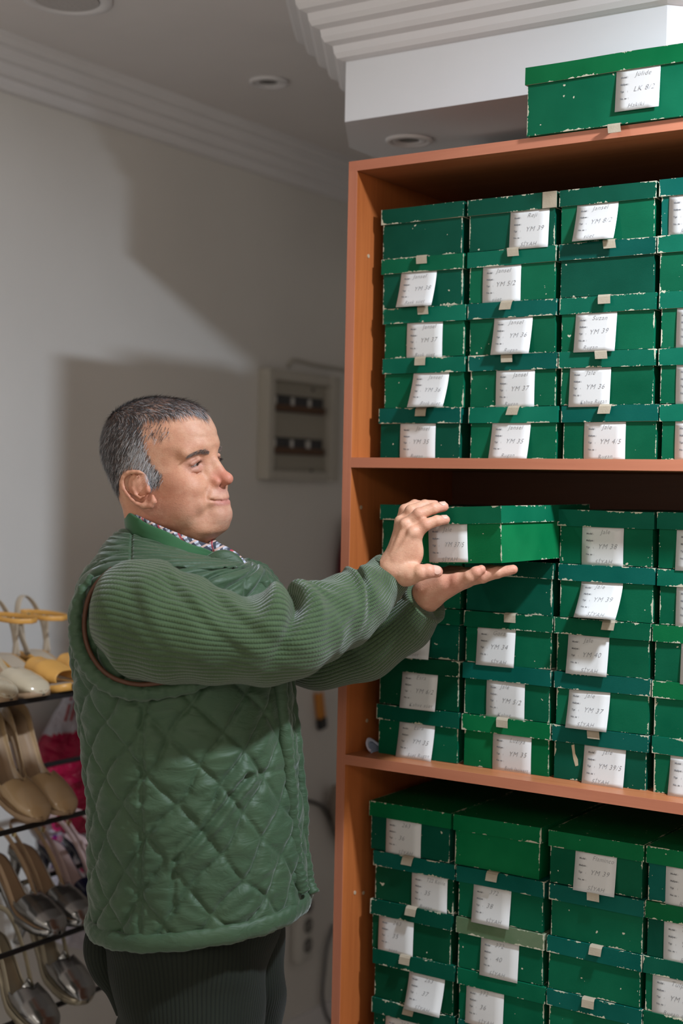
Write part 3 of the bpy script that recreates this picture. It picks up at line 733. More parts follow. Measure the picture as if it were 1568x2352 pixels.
# ears
for sg in (-1, 1):
    rim = [(480, 775), (440, 762), (395, 760), (350, 770), (312, 805), (300, 855), (312, 905), (345, 950), (385, 1000), (430, 1035), (490, 1055), (545, 1050), (572, 1015), (562, 970)]
    P = []
    for i, (a_, b_) in enumerate(rim):
        q = hx(200+a_/3.733, 880+b_/3.733, -.084-.004*sin(i/13*pi)); P.append(q)
    P = np.array(P)
    if sg > 0: P[:, 1] *= -1
    y0_ = sg*.0775; cen = P.mean(0)
    # plate
    Hd.ell((cen[0], y0_-0*sg, cen[2]+.001), (.0185, .0055, .0270), .004, R=np.array([[.985, 0, .17], [0, 1, 0], [-.17, 0, .985]]))
    Hd.ell((cen[0]-.006, sg*.0815, cen[2]+.006), (.0125, .0050, .0175), .003)
    Hd.chain(P, [.0022, .0030, .0033, .0034, .0036, .0037, .0034, .0030, .0027, .0030, .0045, .0050, .0045, .0030], .0025)
    Hd.ell((P[10][0]+.003, sg*.0835, P[10][2]+.004), (.0062, .0038, .0070), .003)      # lobe
    ah = [hx(200+a_/3.733, 880+b_/3.733, -.0865) for a_, b_ in ((430, 800), (395, 850), (392, 905), (415, 955), (455, 985), (490, 965))]
    ah = np.array(ah)
    if sg > 0: ah[:, 1] *= -1
    Hd.chain(ah, [.0018, .0024, .0024, .0022, .0022, .0020], .002)
    cc = hx(200+470/3.733, 880+905/3.733, -.0880)
    Hd.ell((cc[0], sg*.0885, cc[2]), (.0075, .0075, .0110), .002, 'cut')
    c2_ = hx(200+345/3.733, 880+865/3.733, -.0885)
    Hd.chain([(c2_[0]+.006, sg*.0895, c2_[2]+.015), (c2_[0]-.001, sg*.0895, c2_[2]+.002), (c2_[0]+.003, sg*.0890, c2_[2]-.014)], [.0022, .0026, .0018], .002, 'cut')
    tg = hx(200+520/3.733, 880+915/3.733, -.082); Hd.ell((tg[0], sg*.0815, tg[2]), (.0045, .0045, .0065), .003)
# neck
ncP = np.array([-.006, 0, Zp(1215)]); 
V, Q = Hd.mesh(); V = smooth_verts(V, Q, 2, .45)
Vh = V.copy(); Nh = vert_normals(V, Q); Qh = Q
TH_ = np.array([.60, .335, .225])
def tintarr(V):
    X, Y, Z = V[:, 0], V[:, 1], V[:, 2]; col = np.tile(np.array([.64, .325, .20]), (len(V), 1))
    def blob(c, r, color, amt, p=1.0):
        d = np.sqrt(((X-c[0])/r[0])**2+((Y-c[1])/r[1])**2+((Z-c[2])/r[2])**2); f = (amt*np.clip(1-d, 0, 1)**p)[:, None]
        col[:] = col*(1-f)+np.array(color)*f
    blob((.118, 0, Zp(1097)), (.030, .024, .022), (.58, .16, .12), .85, .6)
    for sg in (-1, 1):
        blob((.060, sg*.062, Zp(1125)), (.055, .05, .045), (.60, .22, .14), .55, .8)
        blob((.02, sg*.07, Zp(1175)), (.06, .05, .04), (.52, .20, .13), .6, .8)
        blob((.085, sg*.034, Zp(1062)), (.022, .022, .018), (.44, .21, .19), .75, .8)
        blob((.03, sg*.085, Zp(1115)), (.05, .02, .045), (.58, .19, .13), .35)
        blob((-.012, sg*.086, Zp(1118)), (.03, .014, .03), (.58, .21, .15), .5)
    blob((.092, 0, Zp(975)), (.05, .07, .035), (.66, .42, .30), .5)
    blob((.110, 0, Zp(1125)), (.03, .035, .014), (.52, .30, .30), .5)
    blob((.112, 0, Zp(1178)), (.03, .035, .028), (.54, .31, .26), .5)
    # lips
    lip = (np.abs(Y) < .026) & (X > .098) & (Z < Zp(1141)+.0015*0) & (Z > Zp(1156)); lu = np.clip(1-np.abs((Z-Zp(1147.5))/(Zp(1138)-Zp(1147.5)))**3, 0, 1)*np.clip(1-(np.abs(Y)/.026)**4, 0, 1)*(X > .098)
    f = (lu*.75)[:, None]; col[:] = col*(1-f)+np.array((.50, .17, .16))*f
    # close-cropped scalp shows darker
    sc = hairmask(V); f = (np.clip(sc*1.3, 0, 1)*.6)[:, None]; col[:] = col*(1-f)+np.array((.20, .15, .13))*f
    # faint beard shadow
    bd = np.clip((Zp(1128)-Z)/.02, 0, 1)*np.clip((Z-Zp(1215))/.02, 0, 1)*np.clip((X+.0)/.04, 0, 1)*.10
    f = bd[:, None]; col[:] = col*(1-f)+np.array((.30, .24, .22))*f
    return col
HAIRPOLY_X = None
def hairline(Z):
    """front limit of the hair (head X) at height Z on the side of the head"""
    rows = [(905, .060), (925, .078), (940, .080), (950, .060), (960, .016), (985, .018), (1010, .022), (1040, .026), (1065, .036), (1080, .044), (1100, .044), (1106, .025), (1112, .000), (1122, -.038), (1150, -.052), (1175, -.062), (1190, -.09)]
    a = np.array(sorted([(pz(r[0]), r[1]) for r in rows])); return np.interp(Z, a[:, 0], a[:, 1])
def hairmask(V):
    X, Y, Z = V[:, 0], V[:, 1], V[:, 2]
    f = np.clip((hairline(Z)-X)/.012+.35, 0, 1); f = np.maximum(f, .16*np.clip((hairline(Z)+.045-X)/.02, 0, 1)*(Z > Zp(1000)))
    # temples recede, the forelock stays on the crown line
    fore = np.clip((.094-np.abs(Y)*.75-X)/.008+.5, 0, 1)*np.clip((Z-Zp(968)-np.abs(Y)*.18)/.006, 0, 1)
    thin = np.clip((Z-Zp(955))/.012, 0, 1)
    f = np.maximum(f*1.0, fore*(np.abs(Y) < .075))
    ear = (np.abs(Y) > .070) & ((((X+.004)/.029)**2+((Z-Zp(1112))/.037)**2 < 1) | ((np.abs(Y) > .0790) & (Z < Zp(1066)))); f = np.where(ear, 0, f)
    behind = (Z < Zp(1100)) & (X > -.030); f = np.where(behind & (X < .012) , 0, f)
    return f
tint_h = tintarr(Vh)

# ---- hands
def hand_field(lo, hi, h=.0016):
    return Field(lo, hi, h)
def P3(px, py, dv): return mp(px, py, dv)
# right hand: at the left end of the box, fingers over the lid
RHl = np.array([mp(868, 1370, 0)[0], -.085, mp(900, 1378, 0)[2]]); RHh = np.array([mp(1050, 1150, 0)[0], .075, mp(900, 1138, 0)[2]])
Rf = Field(RHl, RHh, .0016)
Rf.cone(P3(878, 1345, -.022), P3(900, 1308, -.030), .0255, .0250, .004)
Rf.cone(P3(893, 1352, -.015), P3(902, 1312, -.030), .0245, .0240, .008)
Rf.cone(P3(903, 1305, -.040), P3(948, 1228, -.047), .0235, .0145, .010)      # ulnar edge
Rf.cone(P3(905, 1305, -.030), P3(930, 1210, -.035), .0225, .0135, .010)
Rf.cone(P3(910, 1302, -.018), P3(925, 1205, -.014), .0215, .0130, .010)
Rf.cone(P3(913, 1305, -.006), P3(924, 1205, .008), .0200, .0120, .010)
Rf.ell(P3(948, 1268, -.044), (.017, .014, .026), .010)
def finger(Fd, pts, rs, k=.0022, root=.006):
    Fd.cone(pts[0], pts[1], rs[0], rs[1], root)
    for i in range(1, len(pts)-1): Fd.cone(pts[i], pts[i+1], rs[i], rs[i+1], .0012)
    for i in range(1, len(pts)-1): Fd.ell(pts[i], [rs[i]*1.06]*3, .0015)
    # nail bed
finger(Rf, [P3(950, 1228, -.047), P3(977, 1205, -.053), P3(1003, 1196, -.050), P3(1023, 1194, -.044)], [.0115, .0094, .0084, .0072])
finger(Rf, [P3(932, 1210, -.035), P3(962, 1181, -.045), P3(995, 1168, -.040), P3(1019, 1164, -.033)], [.0120, .0100, .0090, .0078])
finger(Rf, [P3(924, 1205, -.014), P3(944, 1174, -.022), P3(975, 1161, -.008), P3(998, 1160, .004)], [.0120, .0102, .0092, .0080])
finger(Rf, [P3(922, 1205, .008), P3(930, 1172, .005), P3(952, 1160, .022), P3(966, 1160, .034)], [.0115, .0098, .0088, .0076])
# thumb, under the box
Rf.cone(P3(908, 1316, -.022), P3(938, 1318, -.052), .0220, .0165, .010)
finger(Rf, [P3(935, 1322, -.050), P3(965, 1315, -.064), P3(982, 1312, -.064), P3(1003, 1313, -.056)], [.0165, .0125, .0112, .0095], root=.008)
# tendons and knuckles on the back
for a_, b_ in (((905, 1285, -.058), (944, 1226, -.060)), ((902, 1275, -.053), (928, 1205, -.048)), ((900, 1268, -.046), (918, 1196, -.026))):
    Rf.cone(P3(*a_), P3(*b_), .0022, .0028, .006)
for q in ((949, 1222, -.058), (929, 1203, -.048), (917, 1196, -.024)): Rf.ell(P3(*q), (.008, .006, .008), .006)
for a_, b_ in (((925, 1296, -.066), (948, 1300, -.062)), ((940, 1252, -.062), (960, 1250, -.060))):
    pass
Vr, Qr = Rf.mesh(); Vr = smooth_verts(Vr, Qr, 2, .4)
# left hand: palm up under the box
LHl = np.array([mp(942, 1380, 0)[0], -.105, mp(1000, 1432, 0)[2]]); LHh = np.array([mp(1215, 1300, 0)[0], .085, mp(1000, 1272, 0)[2]])
Lf = Field(LHl, LHh, .0016)
Lf.cone(P3(958, 1392, .030), P3(984, 1366, .012), .0270, .0255, .004)
Lf.cone(P3(984, 1364, .000), P3(1052, 1336, -.040), .0235, .0145, .010)
Lf.cone(P3(986, 1360, .010), P3(1070, 1330, -.022), .0225, .0140, .010)
Lf.cone(P3(986, 1356, .020), P3(1070, 1326, .002), .0215, .0135, .010)
Lf.cone(P3(986, 1352, .030), P3(1062, 1322, .026), .0205, .0130, .010)
finger(Lf, [P3(1052, 1336, -.042), P3(1078, 1325, -.058), P3(1093, 1314, -.062), P3(1105, 1308, -.062)], [.0115, .0098, .0088, .0072])
finger(Lf, [P3(1068, 1332, -.024), P3(1108, 1324, -.050), P3(1142, 1315, -.056), P3(1178, 1308, -.058)], [.0120, .0105, .0092, .0076])
finger(Lf, [P3(1070, 1326, .002), P3(1115, 1316, -.020), P3(1145, 1312, -.030), P3(1168, 1309, -.036)], [.0120, .0102, .0090, .0078])
finger(Lf, [P3(1062, 1322, .026), P3(1100, 1313, .012), P3(1128, 1310, .004), P3(1148, 1309, -.002)], [.0115, .0100, .0090, .0078])
Lf.cone(P3(990, 1345, .030), P3(1012, 1325, .052), .0190, .0140, .010)
finger(Lf, [P3(1012, 1325, .052), P3(1034, 1315, .060), P3(1055, 1312, .058)], [.0140, .0115, .0095])
Lf.cone(P3(985, 1360, -.014), P3(1015, 1338, -.030), .0150, .0120, .010)
Lf.chain([P3(1022, 1345, -.048), P3(1032, 1335, -.050)], [.0012, .0010], .004, 'cut')
Lf.chain([P3(978, 1388, -.010), P3(1000, 1362, -.020)], [.0030, .0026], .008)
Vl, Ql = Lf.mesh(); Vl = smooth_verts(Vl, Ql, 2, .4)
def clamp_to_box(V):
    """keep the palms and fingers just outside the held box"""
    Mi = (Matrix.Translation(Vector(tuple(root_w))) @ Matrix.Rotation(atan2(RHv[1], RHv[0]), 4, 'Z'))
    T = np.array(hb.matrix_world.inverted() @ Mi); Ti = np.linalg.inv(T)
    P = np.c_[V, np.ones(len(V))]@T.T; P = P[:, :3]
    lo = np.array([-.0865, -.1505, -.0005]); hi = np.array([.0865, .1505, .0903])
    # body is narrower than the lid
    inside = np.all((P > lo) & (P < hi), axis=1)
    Q_ = P[inside]
    if len(Q_):
        d = np.stack([Q_[:, 1]-lo[1], Q_[:, 2]-lo[2], hi[2]-Q_[:, 2], Q_[:, 0]-lo[0]], 1); j = d.argmin(1)
        Q_[j == 0, 1] = lo[1]; Q_[j == 1, 2] = lo[2]; Q_[j == 2, 2] = hi[2]; Q_[j == 3, 0] = lo[0]; P[inside] = Q_
    return (np.c_[P, np.ones(len(P))]@Ti.T)[:, :3]
Vr = clamp_to_box(Vr); Vl = clamp_to_box(Vl)
def tint_hand(V, tips, base=(.64, .35, .225), red=(.62, .24, .18)):
    col = np.tile(np.array(base), (len(V), 1))
    for p, r, a in tips:
        d = np.linalg.norm(V-p, axis=1)/r; f = (a*np.clip(1-d, 0, 1))[:, None]; col = col*(1-f)+np.array(red)*f
    return col
tips_r = [(P3(1023, 1194, -.044), .025, .6), (P3(1019, 1164, -.033), .025, .6), (P3(998, 1160, .004), .025, .5), (P3(966, 1158, .034), .02, .6), (P3(1000, 1313, -.056), .035, .9), (P3(977, 1207, -.055), .016, .35), (P3(949, 1222, -.055), .016, .3), (P3(960, 1183, -.05), .016, .3)]
tips_l = [(P3(1107, 1306, -.064), .025, .5), (P3(1178, 1308, -.058), .03, .5), (P3(1040, 1340, -.045), .03, .5)]
# ---- trunk and arms under the clothes (one surface, joined with head and hands)
Bf = Field((-.24, -.30, .05), (.30, .32, 1.56), .012)
zt = lambda py: mp(400, py, 0)[2]
Bf.cone(mp(420, 1500, 0), mp(430, 1900, 0), .095, .105, .05)
Bf.cone(mp(385, 1400, -.10), mp(385, 1400, .12), .050, .050, .03)
Bf.cone(mp(385, 1270, 0), mp(385, 1400, 0), .045, .060, .03)
Bf.cone(mp(425, 2080, -.06), mp(425, 2060, .06), .085, .085, .03)
KN = [np.array([.00, -.095, .52]), np.array([.02, .095, .52])]; AN = [np.array([-.02, -.10, .10]), np.array([.02, .10, .10])]
for sg, kn, an in ((-1, KN[0], AN[0]), (1, KN[1], AN[1])):
    if sg < 0: Bf.cone(mp(425, 2110, sg*.07), kn, .070, .055, .02)
    else: Bf.chain([mp(470, 2110, .05), mp(520, 2180, .07), mp(528, 2352, .09), kn], [.07, .07, .065, .055], .02)
    Bf.cone(kn, an, .052, .036, .01); Bf.cone(an, an+np.array([.12, 0, -.04]), .035, .025, .01)
RA = [mp(320, 1425, -.13), mp(480, 1460, -.185), mp(640, 1463, -.17), mp(770, 1408, -.09), mp(890, 1325, -.02)]
LA = [mp(480, 1380, .17), mp(600, 1450, .20), mp(735, 1490, .15), mp(870, 1450, .085), mp(972, 1380, .02)]
Bf.chain(RA, [.055, .050, .042, .036, .026], .02); Bf.chain(LA, [.055, .050, .042, .036, .026], .02)
Vb, Qb = Bf.mesh(); Vb = smooth_verts(Vb, Qb, 2, .5)
n1_, n2_, n3_ = len(Vb), len(Vh), len(Vr)
VV = np.vstack([Vb, h2m(Vh), Vr, Vl]); QQ = np.vstack([Qb, Qh+n1_, Qr+n1_+n2_, Ql+n1_+n2_+n3_])
body = fast_mesh('body', VV, QQ, M['skin'], man)
ca = body.data.color_attributes.new('tint', 'FLOAT_COLOR', 'POINT')
colr = np.vstack([np.tile((.60, .35, .24), (n1_, 1)), tint_h, tint_hand(Vr, tips_r), tint_hand(Vl, tips_l, base=(.60, .31, .20))]); colr = np.c_[colr, np.ones(len(colr))]
ca.data.foreach_set('color', colr.astype(np.float32).ravel())
# nails
def nail(p, d, up, r=.0058, L=.0095):
    p, d, up = map(lambda a: np.array(a, float), (p, d, up)); d /= np.linalg.norm(d); up -= d*(up@d); up /= np.linalg.norm(up); s = np.cross(d, up)
    v = []; f = []
    for i in range(6):
        for j in range(7):
            a = (j/6-.5)*1.9; x = (i/5-.5)*L; e = sqrt(max(0, 1-((i/5-.5)*1.7)**2))*.9+.1; q = r-.0011*max(0, i/5-.5)
            v.append(p+d*x+(s*sin(a*e)+up*cos(a*e))*q)
    f = [(i*7+j, i*7+j+1, (i+1)*7+j+1, (i+1)*7+j) for i in range(5) for j in range(6)]
    return v, f
M['nail'] = mat('finger_nail', (.64, .38, .29), .28, spec=.5)
ng = []
for q, q0, up, r in ((P3(1019, 1194, -.045), P3(1003, 1196, -.050), (.1, -.35, 1), .0080), (P3(1015, 1164, -.034), P3(995, 1168, -.040), (.1, -.3, 1), .0086), (P3(997, 1313, -.059), P3(982, 1312, -.064), (-.1, -1, .6), .0105)):
    ng.append(nail(q, q-q0, up, r, r*1.25))
mesh_obj('fingernails', *merge(*ng), M['nail'], man, True)

# ---- eyes
m = mat('eyeball', (.70, .66, .62), .12, spec=.6); t = NT(m)
sx = t.n('ShaderNodeSeparateXYZ'); t.l(t.coord(), sx.inputs[0])
rr_ = t.math('SQRT', t.math('ADD', t.math('POWER', sx.outputs[1], 2.0), t.math('POWER', sx.outputs[2], 2.0)))
t.out(t.ramp(t.math('MULTIPLY', rr_, 100), [(.0, (.004, .003, .003)), (.26, (.006, .004, .003)), (.30, (.06, .025, .012)), (.52, (.045, .018, .01)), (.60, (.55, .48, .45))])); M['eye'] = m
for k, ec in enumerate(EYES):
    vs, fs = [], []; N1, N2 = 20, 28
    for i in range(N1+1):
        for j in range(N2):
            th = pi*i/N1; ph = 2*pi*j/N2; b_ = .0006 if th < .5 else 0
            vs.append((cos(th)*(.0122+b_), sin(th)*cos(ph)*.0122, sin(th)*sin(ph)*.0122))
    fs = [(i*N2+j, i*N2+(j+1) % N2, (i+1)*N2+(j+1) % N2, (i+1)*N2+j) for i in range(N1) for j in range(N2)]
    eo = mesh_obj('eye', vs, fs, M['eye'], man, True)
    g = radians(-4)
    Rg = HR@np.array([[cos(.20), sin(.20)*-1, 0], [sin(.20), cos(.20), 0], [0, 0, 1]])
    mw = Matrix([list(Rg[i])+[h2m(ec)[i]] for i in range(3)]+[[0, 0, 0, 1]]); eo.matrix_local = mw

# ---- hair: short strands over a close shell
m = mat('hair', (.2, .2, .2), .42, spec=.35); t = NT(m); at_ = t.n('ShaderNodeAttribute', attribute_name='shade'); t.out(at_.outputs['Color']); M['hair'] = m
def strands(name, roots, dirs, nor, length, width, cols, curl=.25, parent=man, frame=h2m):
    n = len(roots); segs = 3; V = []; rng = np.random.default_rng(3)
    side = np.cross(dirs, nor); side /= np.linalg.norm(side, axis=1)[:, None]+1e-9
    P = roots.copy(); d = dirs+nor*rng.uniform(.1, .5, (n, 1))+rng.normal(0, .16, (n, 3)); d /= np.linalg.norm(d, axis=1)[:, None]
    rows = []
    for s in range(segs+1):
        wv = width*(1-.75*s/segs); rows.append(P-side*wv[:, None]); rows.append(P+side*wv[:, None])
        d2 = d*(1-curl*s/segs)+dirs*(curl*s/segs)-nor*.12*s; d2 /= np.linalg.norm(d2, axis=1)[:, None]; P = P+d2*(length/segs)[:, None]
    A = np.stack(rows, 1); V = A.reshape(-1, 3); k = 2*(segs+1); b = np.arange(n)*k
    Fq = np.vstack([np.stack([b+2*s, b+2*s+1, b+2*s+3, b+2*s+2], 1) for s in range(segs)])
    o = fast_mesh(name, frame(V), Fq, M['hair'], parent)
    c = o.data.color_attributes.new('shade', 'FLOAT_COLOR', 'POINT'); cc = np.repeat(cols, k, 0); cc = np.c_[cc, np.ones(len(cc))]
    c.data.foreach_set('color', cc.astype(np.float32).ravel()); return o
rng = np.random.default_rng(11)
hm = hairmask(Vh)*(Vh[:, 2] > Zp(1190))
tri = Qh; cen_ = Vh[tri].mean(1); fm = hm[tri].mean(1); area = np.linalg.norm(np.cross(Vh[tri[:, 2]]-Vh[tri[:, 0]], Vh[tri[:, 3]]-Vh[tri[:, 1]]), axis=1)/2
dens = fm*area; 
# thin on the crown sides, dense at the back
thin = np.clip((Vh[tri][:, :, 2].mean(1)-Zp(985))/.02, 0, 1)*np.clip((cen_[:, 0]+.03)/.05, 0, 1)
dens *= 1-.45*thin
NS = 30000; pick = rng.choice(len(tri), NS, p=dens/dens.sum()); wts = rng.dirichlet([1, 1, 1, 1], NS)
roots = (Vh[tri[pick]]*wts[:, :, None]).sum(1); nor = Nh[tri[pick]].mean(1); nor /= np.linalg.norm(nor, axis=1)[:, None]
X, Y, Z = roots.T
upf = np.clip((Z-Zp(975))/.03, 0, 1)[:, None]
dirf = upf*np.array([.75, -.15, .05])+(1-upf)*np.stack([np.where(X > -.03, -.35, -.15), 0*X, -np.ones_like(X)], 1)
dirf = dirf-nor*(dirf*nor).sum(1)[:, None]; dirf /= np.linalg.norm(dirf, axis=1)[:, None]+1e-9
lens_ = rng.uniform(.007, .013, NS)*(1+.25*upf[:, 0])*np.where((Z > Zp(950)) & (X > .03), 1.15, 1)*np.clip(.55+.6*(Z-Zp(1180))/.06, .5, 1)
# colour: dark at back, white at temples and sideburns, silver forelock
white = np.clip(.16+.75*np.exp(-((X-.012)/.022)**2)*np.clip((Zp(985)-Z)/.03, 0, 1)+.35*np.clip((X-.055)/.02, 0, 1)+.25*np.exp(-((Z-Zp(1075))/.02)**2)*(X > -.03), 0, .92)
wsel = rng.random(NS) < white
cols = np.where(wsel[:, None], np.array([.50, .49, .50])*rng.uniform(.7, 1.15, (NS, 1)), np.array([.050, .045, .045])*rng.uniform(.5, 2.2, (NS, 1)))
hair = strands('hair', roots+nor*.0002, dirf, nor, lens_, rng.uniform(.00022, .00040, NS), cols)
# eyebrows and lashes
for sg in (-1, 1):
    br, bn, bd, bl_, bc = [], [], [], [], []
    for k in range(300):
        s = rng.random(); y = sg*(.0135+.035*s); zc = Zp(1037)+.005*sin(s*pi*.75)-.006*s*s+.0050*rng.uniform(-1, 1)*(1-.6*s)*min(1, .4+s*4)
        cand = np.argmin((Vh[:, 1]-y)**2*1.0+(Vh[:, 2]-zc)**2+((Vh[:, 0] < .04)*1.0)); p = Vh[cand]
        br.append((p[0], y, zc)); bn.append(Nh[cand]); bd.append((-.25*s-.05, sg*1.0, .35-.9*s)); bl_.append(rng.uniform(.005, .0085)); bc.append(np.array([.17, .13, .11])*rng.uniform(.5, 2.0))
    br, bn, bd = map(lambda a: np.array(a, float), (br, bn, bd)); bd /= np.linalg.norm(bd, axis=1)[:, None]
    strands('eyebrow', br+bn*.0003, bd, bn, np.array(bl_), np.full(len(br), .00026), np.array(bc), curl=.6)
    br, bn, bd, bl_, bc = [], [], [], [], []
    ec = EYES[0] if sg < 0 else EYES[1]
    for k in range(60):
        s = k/59*2-1; y = ec[1]+s*.0125; br.append((ec[0]+sqrt(max(0, .0138**2-(s*.0125)**2))+.0005, y, ec[2]+.0022*(1-s*s)-.30*s*.0125*sg+.0004)); bn.append((.8, 0, .3)); bd.append((1.0, sg*.3*(1 if s*sg > 0 else .2), .05)); bl_.append(.0055); bc.append(np.array([.02, .017, .015]))
    br, bn, bd = map(lambda a: np.array(a, float), (br, bn, bd)); bd /= np.linalg.norm(bd, axis=1)[:, None]
    strands('eyelashes', br+bn*.0003, bd, bn, np.array(bl_), np.full(len(br), .00022), np.array(bc), curl=.6)
# ================================================================ clothes
def cloth(name, c1, c2, rough, sheen=.2, nz=8):
    m = mat(name, c1, rough, spec=.25, sheen=sheen); t = NT(m); t.out(t.mix(t.ramp(t.noise(t.coord(), nz, 3), [(.35, (0, 0, 0)), (.7, (1, 1, 1))]), c1, c2)); return m, t
# quilted nylon
m, t = cloth('quilted_nylon', (.033, .070, .034), (.044, .084, .040), .57, .3)
c = t.coord(); w1 = t.noise(t.mapping(c, (22, 22, 60)), 1.0, 3, .55, 1.5); w2 = t.noise(t.mapping(c, (1, 1, 1)), 1400, 2)
t.out(None, t.bump(w1, .45, .005, t.bump(w2, .10, .0004))); m.node_tree.nodes['Principled BSDF'].inputs['Specular IOR Level'].default_value = .38; M['vest'] = m
m, t = cloth('collar_fabric', (.028, .105, .040), (.034, .12, .046), .75, .4); t.out(None, t.bump(t.noise(t.coord(), 1500, 2), .15, .0005)); M['collar'] = m
M['piping'] = mat('brown_piping', (.085, .030, .012), .6)
# ribbed knit: ribs follow the sleeve through its uv map (u along, v around in ribs)
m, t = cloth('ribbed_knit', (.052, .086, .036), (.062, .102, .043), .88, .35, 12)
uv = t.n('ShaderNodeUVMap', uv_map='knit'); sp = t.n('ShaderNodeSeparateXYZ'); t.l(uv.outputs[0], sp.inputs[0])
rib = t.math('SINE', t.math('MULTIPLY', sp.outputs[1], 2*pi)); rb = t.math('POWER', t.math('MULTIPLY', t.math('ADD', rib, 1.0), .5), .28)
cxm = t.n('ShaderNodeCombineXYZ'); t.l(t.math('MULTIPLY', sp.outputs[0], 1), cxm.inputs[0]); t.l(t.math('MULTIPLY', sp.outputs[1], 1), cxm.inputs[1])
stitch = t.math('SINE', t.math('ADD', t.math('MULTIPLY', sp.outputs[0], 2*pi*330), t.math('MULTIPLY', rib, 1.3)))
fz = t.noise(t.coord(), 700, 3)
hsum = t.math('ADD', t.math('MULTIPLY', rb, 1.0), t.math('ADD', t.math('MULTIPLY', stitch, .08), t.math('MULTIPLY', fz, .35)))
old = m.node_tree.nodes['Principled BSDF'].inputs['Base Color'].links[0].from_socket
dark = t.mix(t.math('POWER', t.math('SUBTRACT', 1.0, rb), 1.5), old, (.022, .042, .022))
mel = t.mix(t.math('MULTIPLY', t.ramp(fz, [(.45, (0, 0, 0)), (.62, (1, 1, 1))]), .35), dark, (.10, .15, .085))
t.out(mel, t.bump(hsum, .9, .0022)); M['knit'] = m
# corduroy: wales run down the leg
m, t = cloth('corduroy', (.010, .013, .008), (.016, .020, .013), .9, .05, 6)
uv = t.n('ShaderNodeUVMap', uv_map='knit'); sp = t.n('ShaderNodeSeparateXYZ'); t.l(uv.outputs[0], sp.inputs[0])
rb = t.math('POWER', t.math('ABSOLUTE', t.math('SINE', t.math('MULTIPLY', sp.outputs[1], pi))), .6)
old = m.node_tree.nodes['Principled BSDF'].inputs['Base Color'].links[0].from_socket
t.out(t.mix(rb, (.006, .008, .006), old), t.bump(rb, .6, .0012)); M['cord'] = m
# plaid shirt
m = mat('plaid_shirt', (.5, .5, .5), .8); t = NT(m); c = t.mapping(t.coord(), (1, 1, 1), (0, .5, .3))
sp = t.n('ShaderNodeSeparateXYZ'); t.l(c, sp.inputs[0])
def band(src, f, thr, ph=0.0): return t.math('GREATER_THAN', t.math('SINE', t.math('ADD', t.math('MULTIPLY', src, f), ph)), thr)
a = t.mix(band(sp.outputs[0], 800, .1), (.50, .52, .60), (.045, .05, .075)); a = t.mix(t.math('MULTIPLY', band(sp.outputs[2], 900, .0), .7), a, (.05, .055, .07)); a = t.mix(t.math('MULTIPLY', band(sp.outputs[2], 450, .75, 1), .9), a, (.62, .42, .36)); a = t.mix(t.math('MULTIPLY', band(sp.outputs[0], 300, .93, 2), .9), a, (.40, .04, .06))
t.out(a); M['plaid'] = m
M['beige'] = mat('beige_lining', (.42, .29, .24), .85)
M['snap'] = mat('snap_button', (.02, .03, .025), .25, metal=.6)
M['leather'] = mat('dark_shoe_leather', (.02, .015, .012), .35)

def uv_tube(name, pts, rads, seg, n, m, parent, ribs, disp=None, flat=None, caps=False, up=None):
    """swept sleeve with a uv layer 'knit' = (metres along, ribs around)"""
    P = np.array(pts, float); rr = np.array(rads, float)
    fl = np.ones(len(P)) if flat is None else np.array(flat, float)
    C = catmull(np.column_stack([P, rr, fl]), n); fl = C[:, 4]; rr = C[:, 3]; C = C[:, :3]
    T, N, B = frames(C)
    if up is not None:
        upv = np.array(up, float); N = upv[None]-T*(T@upv)[:, None]; N /= np.linalg.norm(N, axis=1)[:, None]; B = np.cross(T, N)
    a = np.linspace(0, 2*pi, seg, endpoint=False); A, I = np.meshgrid(a, np.arange(n)); R_ = rr[:, None]*np.ones((1, seg))
    s = np.concatenate([[0], np.cumsum(np.linalg.norm(np.diff(C, axis=0), axis=1))])
    if disp is not None: R_ = R_+disp(I/(n-1), A, s[:, None]*np.ones((1, seg)))
    V = C[:, None]+N[:, None]*(np.cos(A)*R_*fl[:, None])[..., None]+B[:, None]*(np.sin(A)*R_)[..., None]
    i, j = np.meshgrid(np.arange(n-1), np.arange(seg), indexing='ij'); i = i.ravel(); j = j.ravel(); j2 = (j+1) % seg
    Fq = np.stack([i*seg+j, i*seg+j2, (i+1)*seg+j2, (i+1)*seg+j], 1)
    o = fast_mesh(name, V.reshape(-1, 3), Fq, m, parent)
    ul = o.data.uv_layers.new(name='knit'); uvs = np.empty((len(Fq), 4, 2), np.float32)
    uvs[:, 0] = np.stack([s[i], j/seg*ribs], 1); uvs[:, 1] = np.stack([s[i], (j+1)/seg*ribs], 1); uvs[:, 2] = np.stack([s[i+1], (j+1)/seg*ribs], 1); uvs[:, 3] = np.stack([s[i+1], j/seg*ribs], 1)
    if len(o.data.polygons) == len(Fq): ul.data.foreach_set('uv', uvs.ravel())
    return o, C, T, N, B, V
def fnoise(p, seed=0): return noise.noise(Vector((p[0]+seed*17.3, p[1]-seed*5.1, p[2])))

